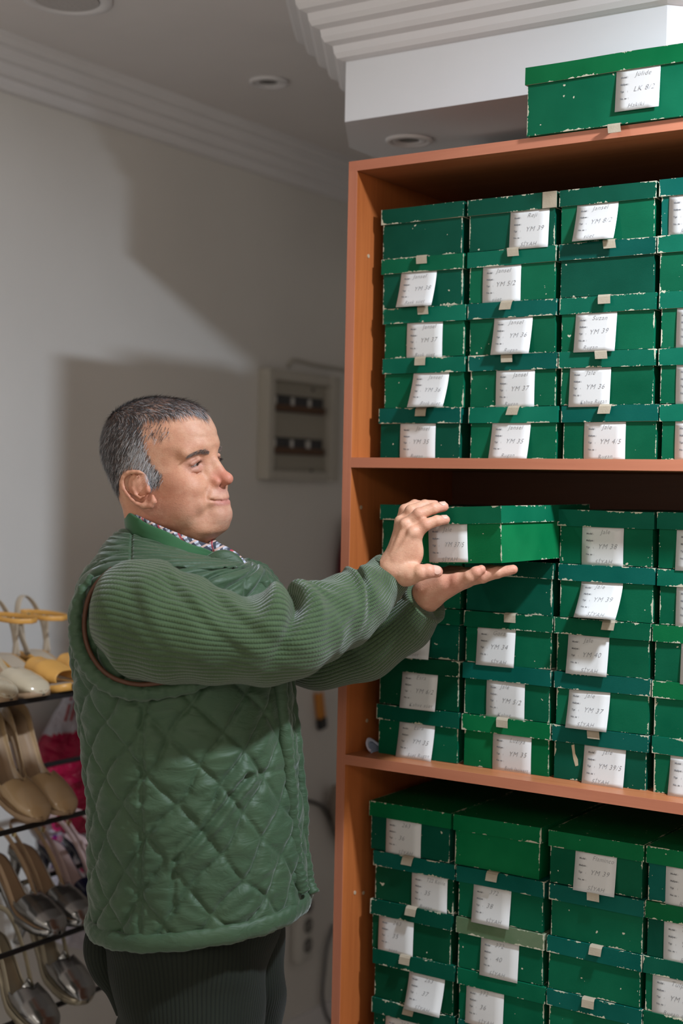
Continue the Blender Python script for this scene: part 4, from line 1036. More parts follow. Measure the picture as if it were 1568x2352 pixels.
# ---- sleeves (angle 0 = up)
def bumpf(x, c, w): return np.exp(-((x-c)/w)**2)
def fold(S, A, s0, slope, w, amp, a0, aw):
    """a soft crease crossing the sleeve, strongest around angle a0"""
    da = (A-a0+pi) % (2*pi)-pi
    return amp*bumpf(S+slope*da, s0, w)*np.exp(-(da/aw)**2)
def disp_r(t_, A, S):
    d = 0*A
    ax = -1.4   # camera side
    d += fold(S, A, .257, .030, .016, .016, .5, 1.1)-fold(S, A, .284, .030, .0085, .025, .6, 1.0)+fold(S, A, .310, .020, .013, .008, .5, .9)
    d += fold(S, A, .215, -.07, .013, .003, .9, .8)-fold(S, A, .193, -.07, .012, .003, .9, .8)
    d += fold(S, A, .150, -.09, .012, .003, .9, .8)-fold(S, A, .130, -.09, .012, .0025, .9, .8)
    d += fold(S, A, .330, -.03, .010, .007, .1, .6)-fold(S, A, .346, -.03, .010, .005, .1, .6)
    d += fold(S, A, .430, .035, .009, .010, .4, .9)-fold(S, A, .447, .035, .007, .011, .4, .9)
    d += fold(S, A, .345, .05, .018, .004, 1.6, .8)-fold(S, A, .400, .05, .018, .003, 1.7, .8)
    d += fold(S, A, .085, -.06, .014, .003, 1.0, .8)-fold(S, A, .068, -.06, .012, .0025, 1.0, .8)+.0020*np.sin(S*62+A*3)*np.sin(A*2+S*20)+.0015*np.sin(S*110-A*2)
    return d
RS = [mp(268, 1420, -.135), mp(320, 1418, -.160), mp(420, 1447, -.185), mp(540, 1469, -.190), mp(645, 1462, -.172), mp(720, 1432, -.125), mp(800, 1396, -.075), mp(858, 1353, -.036), mp(897, 1316, -.020)]
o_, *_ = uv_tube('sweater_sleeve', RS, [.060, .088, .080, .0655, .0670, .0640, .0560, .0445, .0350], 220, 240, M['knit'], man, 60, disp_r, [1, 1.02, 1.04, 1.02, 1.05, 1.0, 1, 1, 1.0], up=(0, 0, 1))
def disp_l(t_, A, S): return .003*np.sin(S*60+A*2)+fold(S, A, .30, .03, .012, .006, .5, 1.3)-fold(S, A, .32, .03, .012, .006, .5, 1.2)+fold(S, A, .43, .03, .01, .004, .2, 2)
LS = [mp(470, 1375, .17), mp(560, 1425, .20), mp(660, 1478, .185), mp(745, 1494, .145), mp(830, 1478, .10), mp(915, 1432, .055), mp(978, 1380, .018)]
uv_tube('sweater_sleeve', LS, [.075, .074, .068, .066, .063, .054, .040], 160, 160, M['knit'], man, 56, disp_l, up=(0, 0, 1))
def cuff(c, t_, r, L=.012, name='cuff'):
    c = np.array(c); t_ = np.array(t_); t_ = t_/np.linalg.norm(t_)
    pts = [c-t_*L, c-t_*L*.5, c, c+t_*.002, c-t_*.003]; rr = [r, r+.0015, r+.0012, r-.003, r-.006]
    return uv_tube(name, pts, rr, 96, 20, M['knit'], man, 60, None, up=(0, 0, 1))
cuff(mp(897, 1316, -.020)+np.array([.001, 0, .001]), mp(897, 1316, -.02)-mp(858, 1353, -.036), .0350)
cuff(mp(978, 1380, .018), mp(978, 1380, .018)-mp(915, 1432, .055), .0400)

# ---- vest: rings from the hem to the neck, each seen in the photo by its back and front edge
RG = [((215, 2096), (706, 2050), .190), ((214, 2040), (704, 2015), .190), ((213, 1980), (703, 1960), .190), ((212, 1850), (692, 1845), .190), ((203, 1760), (682, 1745), .188), ((194, 1680), (674, 1660), .186), ((185, 1600), (667, 1575), .185),
      ((178, 1535), (656, 1505), .186), ((173, 1470), (650, 1440), .190), ((174, 1410), (645, 1385), .196), ((184, 1358), (636, 1345), .198), ((203, 1312), (616, 1312), .196), ((222, 1280), (590, 1296), .180), ((238, 1252), (562, 1288), .150), ((256, 1230), (535, 1284), .118), ((276, 1216), (508, 1279), .088), ((288, 1211), (496, 1277), .080)]
NR, NS_ = 320, 560
ctr, au, av, ny = [], [], [], []
rows = []
for (b_, f_, w_) in RG:
    B_ = mp(*b_, 0.0); F_ = mp(*f_, 0.0); rows.append(np.r_[B_, F_, w_])
rows = catmull(rows, NR)
a = np.linspace(0, 2*pi, NS_, endpoint=False)
Vv = np.empty((NR, NS_, 3)); Sarc = np.empty((NR, NS_))
VYAW = radians(12)
for i in range(NR):
    B_, F_, w_ = rows[i, :3], rows[i, 3:6], rows[i, 6]; cc_ = (B_+F_)/2; ru = (F_-B_)/2
    e = 2.35; ca_, sa_ = np.cos(a), np.sin(a)
    x = np.sign(ca_)*np.abs(ca_)**(2/e); y = np.sign(sa_)*np.abs(sa_)**(2/e)
    fr = np.clip((x+.2)/1.2, 0, 1)
    t_ = i/(NR-1)
    belly = 1-.10*fr*(t_ < .75)
    Vv[i] = cc_+x[:, None]*ru+np.stack([0*y, y*w_*belly+.0*x, 0*y], 1)
    seg_ = np.linalg.norm(np.roll(Vv[i], -1, 0)-Vv[i], axis=1); Sarc[i] = np.concatenate([[0], np.cumsum(seg_)[:-1]])
Zs = np.concatenate([[0], np.cumsum(np.linalg.norm(np.diff(Vv[:, NS_*3//4], axis=0), axis=1))])[:, None]*np.ones((1, NS_))
# outward normals of the smooth shell
dA = np.roll(Vv, -1, 1)-np.roll(Vv, 1, 1); dB = np.gradient(Vv, axis=0); Nn = np.cross(dA, dB); Nn /= np.linalg.norm(Nn, axis=2)[..., None]+1e-9
px_, py_ = m2px(Vv.reshape(-1, 3)); px_ = px_.reshape(NR, NS_); py_ = py_.reshape(NR, NS_); near = (Nn[..., 1] < .25)
def segd(px, py, ax, ay, bx, by):
    dx, dy = bx-ax, by-ay; L = dx*dx+dy*dy; t = np.clip(((px-ax)*dx+(py-ay)*dy)/L, 0, 1); return np.hypot(px-ax-t*dx, py-ay-t*dy)
rg = np.random.default_rng(5)
wob = lambda s, f, ph: np.sin(Sarc*f+ph)*np.cos(Zs*f*.8+ph*2)
S2 = Sarc+.006*wob(0, 26, 1)+.004*wob(0, 47, 2.2); Z2 = Zs+.006*wob(0, 31, .4)+.004*wob(0, 53, 3)
# two families of stitching
d1 = (S2*cos(radians(-38))+Z2*sin(radians(-38)))/.054; d2 = (S2*cos(radians(42))+Z2*sin(radians(42)))/.064
q1 = np.abs(np.sin(pi*d1)); q2 = np.abs(np.sin(pi*d2))
e1 = np.abs(d1-np.round(d1))*.054; e2 = np.abs(d2-np.round(d2))*.064; puff = (1-.95*np.exp(-(e1/.0042)**1.2))*(1-.80*np.exp(-(e2/.0036)**1.2))*(.75+.25*q1*q2)
# puckers: fine creases running out of the stitching
puck = np.sin(d1*2*pi*1.0+d2*2*pi*3.1+2.5*wob(0, 40, 1))*.5+np.sin(Zs*260+3.5*wob(0, 33, 2)+Sarc*30)*.5
H_ = .0090*puff+.0012*puck*(1-puff)+.0011*np.sin(Zs*120+5*wob(0, 24, 0)+Sarc*22)*puff+.0009*np.sin(Zs*230+6*wob(0, 31, 1)-Sarc*35)*puff
# side seam, pocket
seam = np.where(near, np.abs(px_-(325-(py_-1900)*.012)), 99); H_ = H_-.0045*np.exp(-(seam/6.5)**2)*(py_ > 1560)
for k in range(18):
    yy = 1600+k*28; H_ += np.where(near, .0022*np.exp(-((py_-yy-(px_-325)*.25*(1 if k % 2 else -1))/5)**2)*np.exp(-((px_-325)/30)**2)*(py_ > 1570), 0)
puffk = 1
w1_ = np.where(near, segd(px_, py_, 403, 1978, 470, 1905), 99); w1_ = np.minimum(w1_, np.where(near, segd(px_, py_, 470, 1905, 566, 1783), 99))
H_ += .0060*np.exp(-((w1_-15)/9)**2)*(w1_ < 60)-.0045*np.exp(-(w1_/6)**2)
w2_ = np.where(near, np.minimum(segd(px_, py_, 566, 1783, 660, 1766), segd(px_, py_, 402, 1978, 396, 2095)), 99); H_ -= .0045*np.exp(-(w2_/7)**2)
# shoulder seam and smoother yoke
yoke = np.clip((1330-py_)/50, 0, 1); H_ = H_*(1-.55*yoke); w3_ = np.where(near, segd(px_, py_, 303, 1216, 300, 1290), 99); H_ -= .004*np.exp(-(w3_/3)**2)
# front edge is stitched flat
H_ = H_*(1-.5*np.exp(-((px_-640)/22)**2)*near*(py_ > 1560))
H_ = np.maximum(H_, -.0015); Vq = Vv+Nn*(H_-.004)[..., None]
i, j = np.meshgrid(np.arange(NR-1), np.arange(NS_), indexing='ij'); i = i.ravel(); j = j.ravel(); j2 = (j+1) % NS_
Fq = np.stack([i*NS_+j, i*NS_+j2, (i+1)*NS_+j2, (i+1)*NS_+j], 1)
# the placket gap down the front: leave out a narrow strip of the far front
vest = fast_mesh('quilted_vest', Vq.reshape(-1, 3), Fq, M['vest'], man)
# hem band
hem = Vv[2]*.65+Vv[0]*.35; hem = hem+Nn[2]*.001; hem[:, 2] -= .004
hp = hem[np.arange(0, NS_, 8)]; hp = np.vstack([hp, hp[:1]])
def hd(i_, a_): return .0006*sin(i_*120)+.0003*sin(i_*370+a_*3)
v, f = tube_geo(hp, .0085, 20, 420, False, disp=hd, flat=1.7, up=(0, 0, 1)); mesh_obj('hem_band', v, f, M['vest'], vest, True)
# plackets: two padded strips down the open front
def strip(name, pts, wid_, thick, m, parent, seed, n=140, puckn=95, amp=.0022):
    def dd(i_, a_): return amp*.45*sin(i_*puckn*2+seed)*abs(cos(a_))+.0010*sin(i_*41+seed*2)
    v, f = tube_geo(pts, wid_, 18, n, True, flat=thick, disp=dd, up=(1, -.2, 0)); return mesh_obj(name, v, f, m, parent, True)
NP = [mp(604, 1335, -.085), mp(630, 1440, -.088), mp(640, 1560, -.085), mp(654, 1700, -.080), mp(664, 1800, -.076), mp(670, 1900, -.074), mp(680, 1990, -.072), mp(692, 2046, -.07)]
strip('placket', NP, [.010, .012, .012, .012, .0125, .0125, .013, .014], 1.0, M['vest'], vest, 1)
FP_ = [mp(560, 1300, .03), mp(596, 1325, .05), mp(630, 1372, .06), mp(650, 1450, .05), mp(663, 1570, .02), mp(676, 1700, .00), mp(690, 1830, -.01), mp(693, 1930, -.015), mp(703, 2010, -.02), mp(719, 2053, -.03)]
strip('placket', FP_, [.016, .022, .022, .018, .012, .012, .012, .012, .012, .010], 1.0, M['vest'], vest, 2)
# armhole: brown piping and a padded band round it
arm_px = [(290, 1290, -.150), (258, 1305, -.160), (226, 1335, -.165), (204, 1372, -.165), (194, 1420, -.160), (196, 1465, -.158), (210, 1505, -.165), (236, 1540, -.178), (272, 1562, -.188), (320, 1572, -.196), (370, 1568, -.198), (430, 1560, -.196), (480, 1545, -.19), (520, 1500, -.18), (535, 1440, -.17), (520, 1380, -.165), (480, 1335, -.16), (420, 1300, -.155), (350, 1283, -.150), (290, 1290, -.150)]
AP = [mp(*q) for q in arm_px]; ALL_AP = AP; AP = AP[1:15]
def ad(i_, a_): return 0
v, f = tube_geo(AP, .0036, 10, 240, False); mesh_obj('armhole_piping', v, f, M['piping'], vest, True)
AP = ALL_AP; cen_a = np.mean(AP, axis=0)
AB = []
for q in AP:
    d = q-cen_a; d[1] = 0; d /= np.linalg.norm(d); AB.append(q+d*.014+np.array([0, .006, 0]))
def ab(i_, a_): return .0010*sin(i_*pi*2*17+a_)+.0004*sin(i_*190)
AB = AB[2:13]
v, f = tube_geo(AB, [.004, .008, .010, .0115, .012, .0125, .0125, .012, .011, .009, .004], 18, 260, True, disp=ab, flat=1.0); mesh_obj('armhole_band', v, f, M['vest'], vest, True)
# stand collar
cb = [((291, 1232), (503, 1292), .080), ((289, 1212), (502, 1284), .079), ((287, 1200), (503, 1280), .078), ((286, 1186), (503, 1277), .077), ((287, 1172), (504, 1273), .075), ((291, 1170), (501, 1270), .072), ((295, 1180), (497, 1272), .069), ((297, 1200), (494, 1276), .068)]
NC = 120; a = np.linspace(0, 2*pi, NC, endpoint=False); vs = []
cr = catmull([np.r_[mp(*b_, 0), mp(*f_, 0), w_] for b_, f_, w_ in cb], 30)
for r0 in cr:
    B_, F_, w_ = r0[:3], r0[3:6], r0[6]
    for aa in a: vs.append((B_+F_)/2+(F_-B_)/2*cos(aa)+np.array([0, w_*sin(aa), 0])+np.array([0, 0, .0012*sin(aa*7)]))
fs = [(i*NC+j, i*NC+(j+1) % NC, (i+1)*NC+(j+1) % NC, (i+1)*NC+j) for i in range(29) for j in range(NC)]
mesh_obj('collar', vs, fs, M['collar'], vest, True)
# collar flap end and lapel
v, f = tube_geo([mp(470, 1290, -.055), mp(505, 1283, -.052), mp(532, 1296, -.045), mp(548, 1330, -.05), mp(556, 1372, -.06)], [.006, .014, .018, .016, .010], 16, 50, True, flat=.45, up=(.3, -1, .2)); mesh_obj('lapel', v, f, M['vest'], vest, True)
v, f = disc_geo((0, 0, 0), .0042, 18, 1, .002, .0036); p = mp(512, 1298, -.072); mesh_obj('snap', [(x+p[0], -y+p[1], z+p[2]) for x, y, z in v], f, M['snap'], vest)
# shirt: collar edge round the neck and a strip at the throat
vs = []
cr = catmull([np.r_[mp(*b_, 0), mp(*f_, 0), w_] for b_, f_, w_ in [((296, 1205), (496, 1274), .066), ((293, 1180), (499, 1268), .0700), ((294, 1171), (498, 1257), .0705), ((298, 1172), (492, 1252), .067), ((302, 1190), (486, 1260), .066)]], 16)
for r0 in cr:
    B_, F_, w_ = r0[:3], r0[3:6], r0[6]
    for aa in a: vs.append((B_+F_)/2+(F_-B_)/2*cos(aa)+np.array([0, w_*sin(aa), 0]))
fs = [(i*NC+j, i*NC+(j+1) % NC, (i+1)*NC+(j+1) % NC, (i+1)*NC+j) for i in range(15) for j in range(NC)]
sh = mesh_obj('shirt_collar', vs, fs, M['plaid'], man, True)
v, f = tube_geo([mp(480, 1240, -.01), mp(500, 1262, -.02), mp(525, 1276, -.02), mp(548, 1292, -.02), mp(562, 1312, -.035), mp(566, 1330, -.04)], [.008, .014, .015, .013, .010, .008], 14, 50, True, flat=.7); mesh_obj('shirt_front', v, f, M['plaid'], man, True)
v, f = tube_geo([mp(562, 1312, -.045), mp(564, 1345, -.055), mp(563, 1385, -.06)], [.005, .005, .003], 10, 20, True, flat=1); mesh_obj('shirt_placket', v, f, M['beige'], man, True)

# ---- trousers
def disp_t(seed):
    def g(t_, A, S): return .006*np.sin(S*22+A*2+seed)*np.exp(-S*2)+.0030*np.sin(S*55+A*3+seed)+.0035*np.sin(A*5+S*6+seed)*np.clip(S*3, 0, 1)
    return g
def densify(P, R, step=.06):
    Q, S_ = [P[0]], [R[0]]
    for a_, b_, r0, r1 in zip(P[:-1], P[1:], R[:-1], R[1:]):
        k = max(1, int(np.linalg.norm(np.array(b_)-a_)/step+.5))
        for i in range(1, k+1): Q.append(np.array(a_)+(np.array(b_)-a_)*i/k); S_.append(r0+(r1-r0)*i/k)
    return Q, S_
def leg(name, P, R, sd, ribs=110):
    P, R = densify(P, R); return uv_tube(name, P, R, 180, 150, M['cord'], man, ribs, disp_t(sd), up=(1, 0, 0))
o_ = leg('trousers', [mp(438, 1960, 0), mp(436, 2040, -.002), mp(434, 2110, -.010), mp(432, 2190, -.026), mp(432, 2270, -.044), mp(434, 2352, -.060), KN[0]+np.array([.0, 0, .02]), AN[0]+np.array([0, 0, .02]), AN[0]+np.array([.01, 0, -.05])], [.148, .152, .150, .138, .124, .114, .090, .080, .082], 1)[0]
# far leg
leg('trouser_leg', [mp(500, 2060, .06), mp(520, 2180, .07), mp(528, 2352, .09), KN[1], AN[1]+np.array([0, 0, .02]), AN[1]+np.array([.01, 0, -.05])], [.120, .100, .088, .082, .078, .080], 4)[0]
# seat fold and side pocket of the near leg
uv_tube('seat_pocket', [mp(262, 2090, -.05), mp(238, 2130, -.05), mp(229, 2180, -.05), mp(240, 2230, -.05), mp(262, 2275, -.05), mp(275, 2330, -.05)], [.018, .024, .026, .022, .014, .006], 60, 60, M['cord'], man, 26, None)
for k, an in enumerate(AN):
    v, f = tube_geo([an+np.array([-.06, 0, -.055]), an+np.array([-.03, 0, -.05]), an+np.array([.05, 0, -.055]), an+np.array([.14, 0, -.068]), an+np.array([.20, 0, -.078])], [.030, .040, .044, .044, .022], 20, 40, True, flat=.5, up=(0, 0, 1))
    mesh_obj('shoe', v, f, M['leather'], man, True)
    v, f = tube_geo([an+np.array([-.075, 0, -.090]), an+np.array([-.03, 0, -.090]), an+np.array([.06, 0, -.090]), an+np.array([.15, 0, -.090]), an+np.array([.205, 0, -.090])], [.030, .038, .042, .044, .024], 20, 30, True, flat=.22, up=(0, 0, 1))
    mesh_obj('sole', v, f, M['black_metal'], man, True)
# ================================================================ shoe rack on the left wall
RX = -2.02
RK = {1: (RX, on(90, 1599, 0, RX)[2]), 2: (RX, on(110, 1881, 0, RX)[2]), 3: (RX, on(110, 2153, 0, RX)[2]), 4: (RX, on(200, 2275, 0, RX)[2])}
rack = thing('shoe_rack', 'black metal shoe rack of thin rods standing along the left wall', 'shoe rack', (-2.24, 2.2, FLOOR))
RO = Vector(rack.location)
def rrod(name, p, q, r=.0055):
    v, f = tube_geo([np.array(p)-np.array(RO), np.array(q)-np.array(RO)], r, 12, None, True); return mesh_obj(name, v, f, M['black_metal'], rack, True)
Y0, Y1 = 1.35, 2.72
for k, (x, z) in RK.items():
    if k == 1:
        v, f = box_geo(-2.30-RO[0], Y0-RO[1], z-.011-RO[2], x+.0-RO[0], Y1-RO[1], z-RO[2]); mesh_obj('shelf_tray', v, f, M['black_metal'], rack)
    else:
        rrod('front_rod', (x, Y0, z-.0055), (x, Y1, z-.0055))
        if k < 4: rrod('back_rod', (-2.17, Y0, z+.066), (-2.17, Y1, z+.066))
for y in (Y0, Y1):
    rrod('post', (RX-.01, y, FLOOR), (RX-.01, y, RK[1][1]-.01), .008); rrod('post', (-2.30, y, FLOOR), (-2.30, y, RK[1][1]-.01), .008)
    for k in (2, 3): rrod('side_bar', (-2.30, y, RK[k][1]+.13), (RX, y, RK[k][1]-.006))
# ---------------------------------------------------------------- shoes
def shade(name, col, rough, coat=0.0, metal=0.0, b=.0):
    m = mat(name, col, rough, coat=coat, metal=metal)
    if b: t = NT(m); t.out(None, t.bump(t.noise(t.coord(), 260, 3), b, .001))
    return m
M['patent_beige'] = shade('beige_patent', (.66, .56, .40), .16, .8); M['tan_patent'] = shade('tan_patent', (.56, .38, .21), .22, .6)
M['mustard'] = shade('mustard_leather', (.80, .42, .10), .4, b=.06); M['lining'] = shade('pale_lining', (.56, .47, .36), .65)
M['lining2'] = shade('tan_lining', (.42, .28, .17), .55); M['pewter'] = shade('pewter_leather', (.34, .335, .33), .24, metal=.9, b=.04)
M['navy'] = shade('navy_patent', (.012, .014, .045), .18, .6); M['blush'] = shade('blush_insole', (.55, .40, .38), .6); M['goldl'] = shade('pale_gold_leather', (.38, .33, .24), .3, metal=.5, b=.05)
M['buckle'] = mat('buckle', (.75, .65, .35), .2, metal=1)
def wprof(t): return np.interp(t, [0, .02, .06, .14, .28, .45, .62, .74, .84, .92, .97, 1.0], [.004, .015, .0215, .0245, .0235, .0250, .0340, .0380, .0370, .0315, .0230, .001])
def bprof(t, hh): s = np.clip((t-.12)/.52, 0, 1); return hh*(1-s*s*(3-2*s))+.006*np.clip((t-.82)/.18, 0, 1)**2
def grid_mesh(name, A, m, parent, thick=0.0, smooth=True):
    n, k = A.shape[:2]; v = A.reshape(-1, 3); f = [(i*k+j, i*k+j+1, (i+1)*k+j+1, (i+1)*k+j) for i in range(n-1) for j in range(k-1)]
    o = mesh_obj(name, v, f, m, parent, smooth)
    if name == 'upper':
        bm = bmesh.new(); bm.from_mesh(o.data); bmesh.ops.remove_doubles(bm, verts=bm.verts, dist=4e-4); bm.to_mesh(o.data); bm.free()
    if thick:
        md = o.modifiers.new('s', 'SOLIDIFY'); md.thickness = thick; md.offset = 0
    return o
def shoe(name, label, kind, toe, pitch, L, hh, mu, ml, md_=None, yaw=0.0, group=None, mh=None):
    """toe = world point of the sole under the toe; local x runs heel to toe with the toe at 0"""
    r = thing(name, label, 'shoe', tuple(toe), 0, group); r.rotation_euler = (0, pitch, yaw)
    def P(t, y, z): return (L*(t-1), y, z)
    n = 60
    ts = np.linspace(0, 1, n)
    open_t = {'pump': .60, 'sling': .60, 'sandal': .50}[kind]
    Hc = lambda t: np.interp(t, [0, .5, .62, .75, .86, .94, 1], [.060, .052, .052, .046, .037, .026, .002])
    mh = mh or mu
    t0 = 0 if kind == 'pump' else (.50 if kind == 'sling' else .55)
    t1 = 1.0 if kind != 'sandal' else .93
    tt = np.linspace(t0, t1, 50); A = []; Bn = []
    for t in tt:
        w_, b_, H = wprof(t), bprof(t, hh), Hc(t)
        if kind == 'sandal': pm = pi
        else:
            top = np.interp(t, [0, .08, .3, .5, .62], [.052, .044, .024, .022, .030])
            pm = np.arccos(np.clip(1-2*top/H, -1, 1)); c = np.clip((t-open_t)/.085, 0, 1); pm = pm+(pi-pm)*(1-(1-c)**2.2)
        row = []; row2 = []
        phs = np.linspace(.36*pi, 1.64*pi, 33) if kind == 'sandal' else np.linspace(-pm, pm, 33)
        for ph in phs:
            y = w_*np.sign(sin(ph))*abs(sin(ph))**.85; z = b_+H*(1-cos(ph))/2
            if kind == 'sandal': y = w_*1.05*np.sign(sin(ph))*abs(sin(ph))**.7; z = b_+.001+np.interp(t, [.5, .7, .93], [.050, .050, .032])*(1-cos(ph))/2
            row.append(P(t, y, z)); row2.append(P(t, y*.93, b_+.003+(z-b_)*.95))
        A.append(row); Bn.append(row2)
    A = np.array(A); Bn = np.array(Bn)
    if kind == 'sandal':
        # peep toe band: keep the arch over the foot only
        pass
    grid_mesh('toe_band' if kind == 'sandal' else 'upper', A, mu, r, .0016)
    if kind == 'pump': grid_mesh('lining', Bn[:, 6:27][:44], ml, r, .0008)
    # insole over the whole length
    S = np.array([[P(t, wprof(t)*.93*s, bprof(t, hh)+.0042+.0015*abs(s)**3) for s in np.linspace(-1, 1, 9)] for t in np.linspace(.004, .985, 50)])
    grid_mesh('insole', S, ml, r, .001)
    th = .008 if kind != 'pump' else .004
    So = []
    for t in np.linspace(.002, .996, 60):
        w_ = wprof(t)*1.02; b_ = bprof(t, hh); So.append([P(t, -w_, b_+.0065), P(t, -w_, b_-th*(t > -1)), P(t, 0, b_-th), P(t, w_, b_-th), P(t, w_, b_+.0065)])
    grid_mesh('sole', np.array(So), md_ or mu, r, .0008)
    # heel
    hv = []
    for k in range(9):
        u = k/8; z = hh*(1-u)-.002*(1-u)-th*u; rad = np.interp(u, [0, .3, 1], [.021, .013, .0075]) if kind != 'sandal' else .019
        hv.append([P(.085+.02*u*0, 0, 0)[0]+rad*cos(a_)*.9+.004*u for a_ in np.linspace(0, 2*pi, 17)])
    HV = np.array([[(P(.085, 0, 0)[0]+np.interp(k/8, [0, .3, 1], [.021, .013, .0075] if kind != 'sandal' else [.02, .018, .017])*cos(a_), np.interp(k/8, [0, .3, 1], [.021, .013, .0075] if kind != 'sandal' else [.02, .018, .017])*sin(a_), (hh-.001)*(1-k/8)-th*(k/8)) for a_ in np.linspace(0, 2*pi, 17)] for k in range(9)])
    grid_mesh('heel', HV, mh, r, .0008)
    def strap(nm, pts, w_, m_, seg=8, n_=30, up=(1, 0, 0)):
        v, f = tube_geo([P(*p) for p in pts], w_*.2, seg, n_, True, flat=5, up=up); 
        return mesh_obj(nm, v, f, m_, r, True)
    if kind == 'sling':
        strap('sling_strap', [(.56, -.030, bprof(.56, hh)+.020), (.35, -.030, bprof(.35, hh)+.036), (.10, -.029, hh+.046), (-.01, -.016, hh+.053), (-.03, 0, hh+.054), (-.01, .016, hh+.053), (.10, .029, hh+.046), (.35, .030, bprof(.35, hh)+.036), (.56, .030, bprof(.56, hh)+.020)], .0062, ml, 10, 60, (0, 0, 1))
        v, f = tube_geo([P(.12, -.0315, hh+.040), P(.12, -.0315, hh+.052)], .005, 8, None, True); mesh_obj('buckle', v, f, M['buckle'], r)
    if kind == 'sandal':
        zz_ = hh+.085
        strap('ankle_strap', [(.50, 0, zz_-.004), (.42, -.030, zz_-.003), (.20, -.036, zz_), (.02, -.018, zz_+.002), (-.02, 0, zz_+.002), (.02, .018, zz_+.002), (.20, .036, zz_), (.42, .030, zz_-.003), (.50, 0, zz_-.004)], .0052, mu, 10, 70, (0, 0, 1))
        for s in (-1, 1): strap('side_strap', [(.16, s*.026, hh+.002), (.15, s*.034, hh+.045), (.14, s*.036, zz_+.002)], .0060, ml, 8, 20)
        strap('heel_loop', [(.20, -.028, hh+.002), (.10, -.036, hh+.060), (.03, -.022, hh+.105), (.0, 0, hh+.122), (.03, .022, hh+.105), (.10, .036, hh+.060), (.20, .028, hh+.002)], .0085, ml, 8, 50)
        v, f = tube_geo([P(.24, -.0385, zz_-.006), P(.24, -.0385, zz_+.006)], .004, 8, None, True); mesh_obj('buckle', v, f, M['buckle'], r)
    return r
def toe_at(px, py, z=None, x=-1.99): q = on(px, py, 0, x); return (q[0], q[1], q[2] if z is None else z)
GS = 'ladies shoes displayed on the black rack'
shoe('pump', 'pale beige patent pump, farther one on the top tier', 'pump', toe_at(101, 1601, RK[1][1]+.002, -2.00), radians(0), .235, .070, M['patent_beige'], M['lining2'], M['lining2'], 0, GS)
shoe('pump', 'pale beige patent pump cut by the left edge, top tier', 'pump', toe_at(27, 1613, RK[1][1]+.002, -2.00), radians(0), .235, .070, M['patent_beige'], M['lining2'], M['lining2'], 0, GS)
shoe('sandal', 'mustard peep toe sandal with its whole ankle strap showing, top tier', 'sandal', toe_at(168, 1592, RK[1][1]+.008, -2.005), 0, .235, .045, M['mustard'], M['lining'], M['mustard'], 0, GS)
shoe('sandal', 'mustard peep toe sandal partly behind the green vest, top tier', 'sandal', toe_at(238, 1580, RK[1][1]+.008, -2.005), 0, .235, .045, M['mustard'], M['lining'], M['mustard'], 0, GS)
shoe('pump', 'glossy tan pump, right one on the second tier', 'pump', toe_at(160, 1893, RK[2][1]+.004, -1.995), radians(22), .245, .088, M['tan_patent'], M['lining2'], M['lining2'], 0, GS)
shoe('pump', 'glossy tan pump, left one on the second tier', 'pump', toe_at(98, 1905, RK[2][1]+.004, -1.995), radians(22), .245, .088, M['tan_patent'], M['lining2'], M['lining2'], 0, GS)
shoe('slingback', 'pewter metallic slingback, right one on the third tier', 'sling', toe_at(203, 2142, RK[3][1]+.010, -1.995), radians(13), .245, .070, M['pewter'], M['lining2'], M['pewter'], 0, GS)
shoe('slingback', 'pewter metallic slingback, left one on the third tier', 'sling', toe_at(138, 2158, RK[3][1]+.010, -1.995), radians(13), .245, .070, M['pewter'], M['lining2'], M['pewter'], 0, GS)
shoe('sandal', 'navy strappy sandal with blush insole beside the pewter slingbacks', 'sling', toe_at(262, 2120, RK[3][1]+.010, -2.00), radians(13), .235, .065, M['navy'], M['blush'], M['navy'], 0, GS)
shoe('sandal', 'navy strappy sandal mostly hidden behind the man, third tier', 'sling', toe_at(318, 2105, RK[3][1]+.010, -2.00), radians(13), .235, .065, M['navy'], M['blush'], M['navy'], 0, GS)
shoe('slingback', 'pale gold slingback, right one on the bottom tier', 'sling', toe_at(200, 2372, RK[4][1]+.0, -1.97), radians(24), .240, .070, M['pewter'], M['goldl'], M['goldl'], 0, GS)
shoe('slingback', 'pale gold slingback, left one on the bottom tier', 'sling', toe_at(118, 2408, RK[4][1]-.02, -1.95), radians(24), .240, .070, M['pewter'], M['goldl'], M['goldl'], 0, GS)
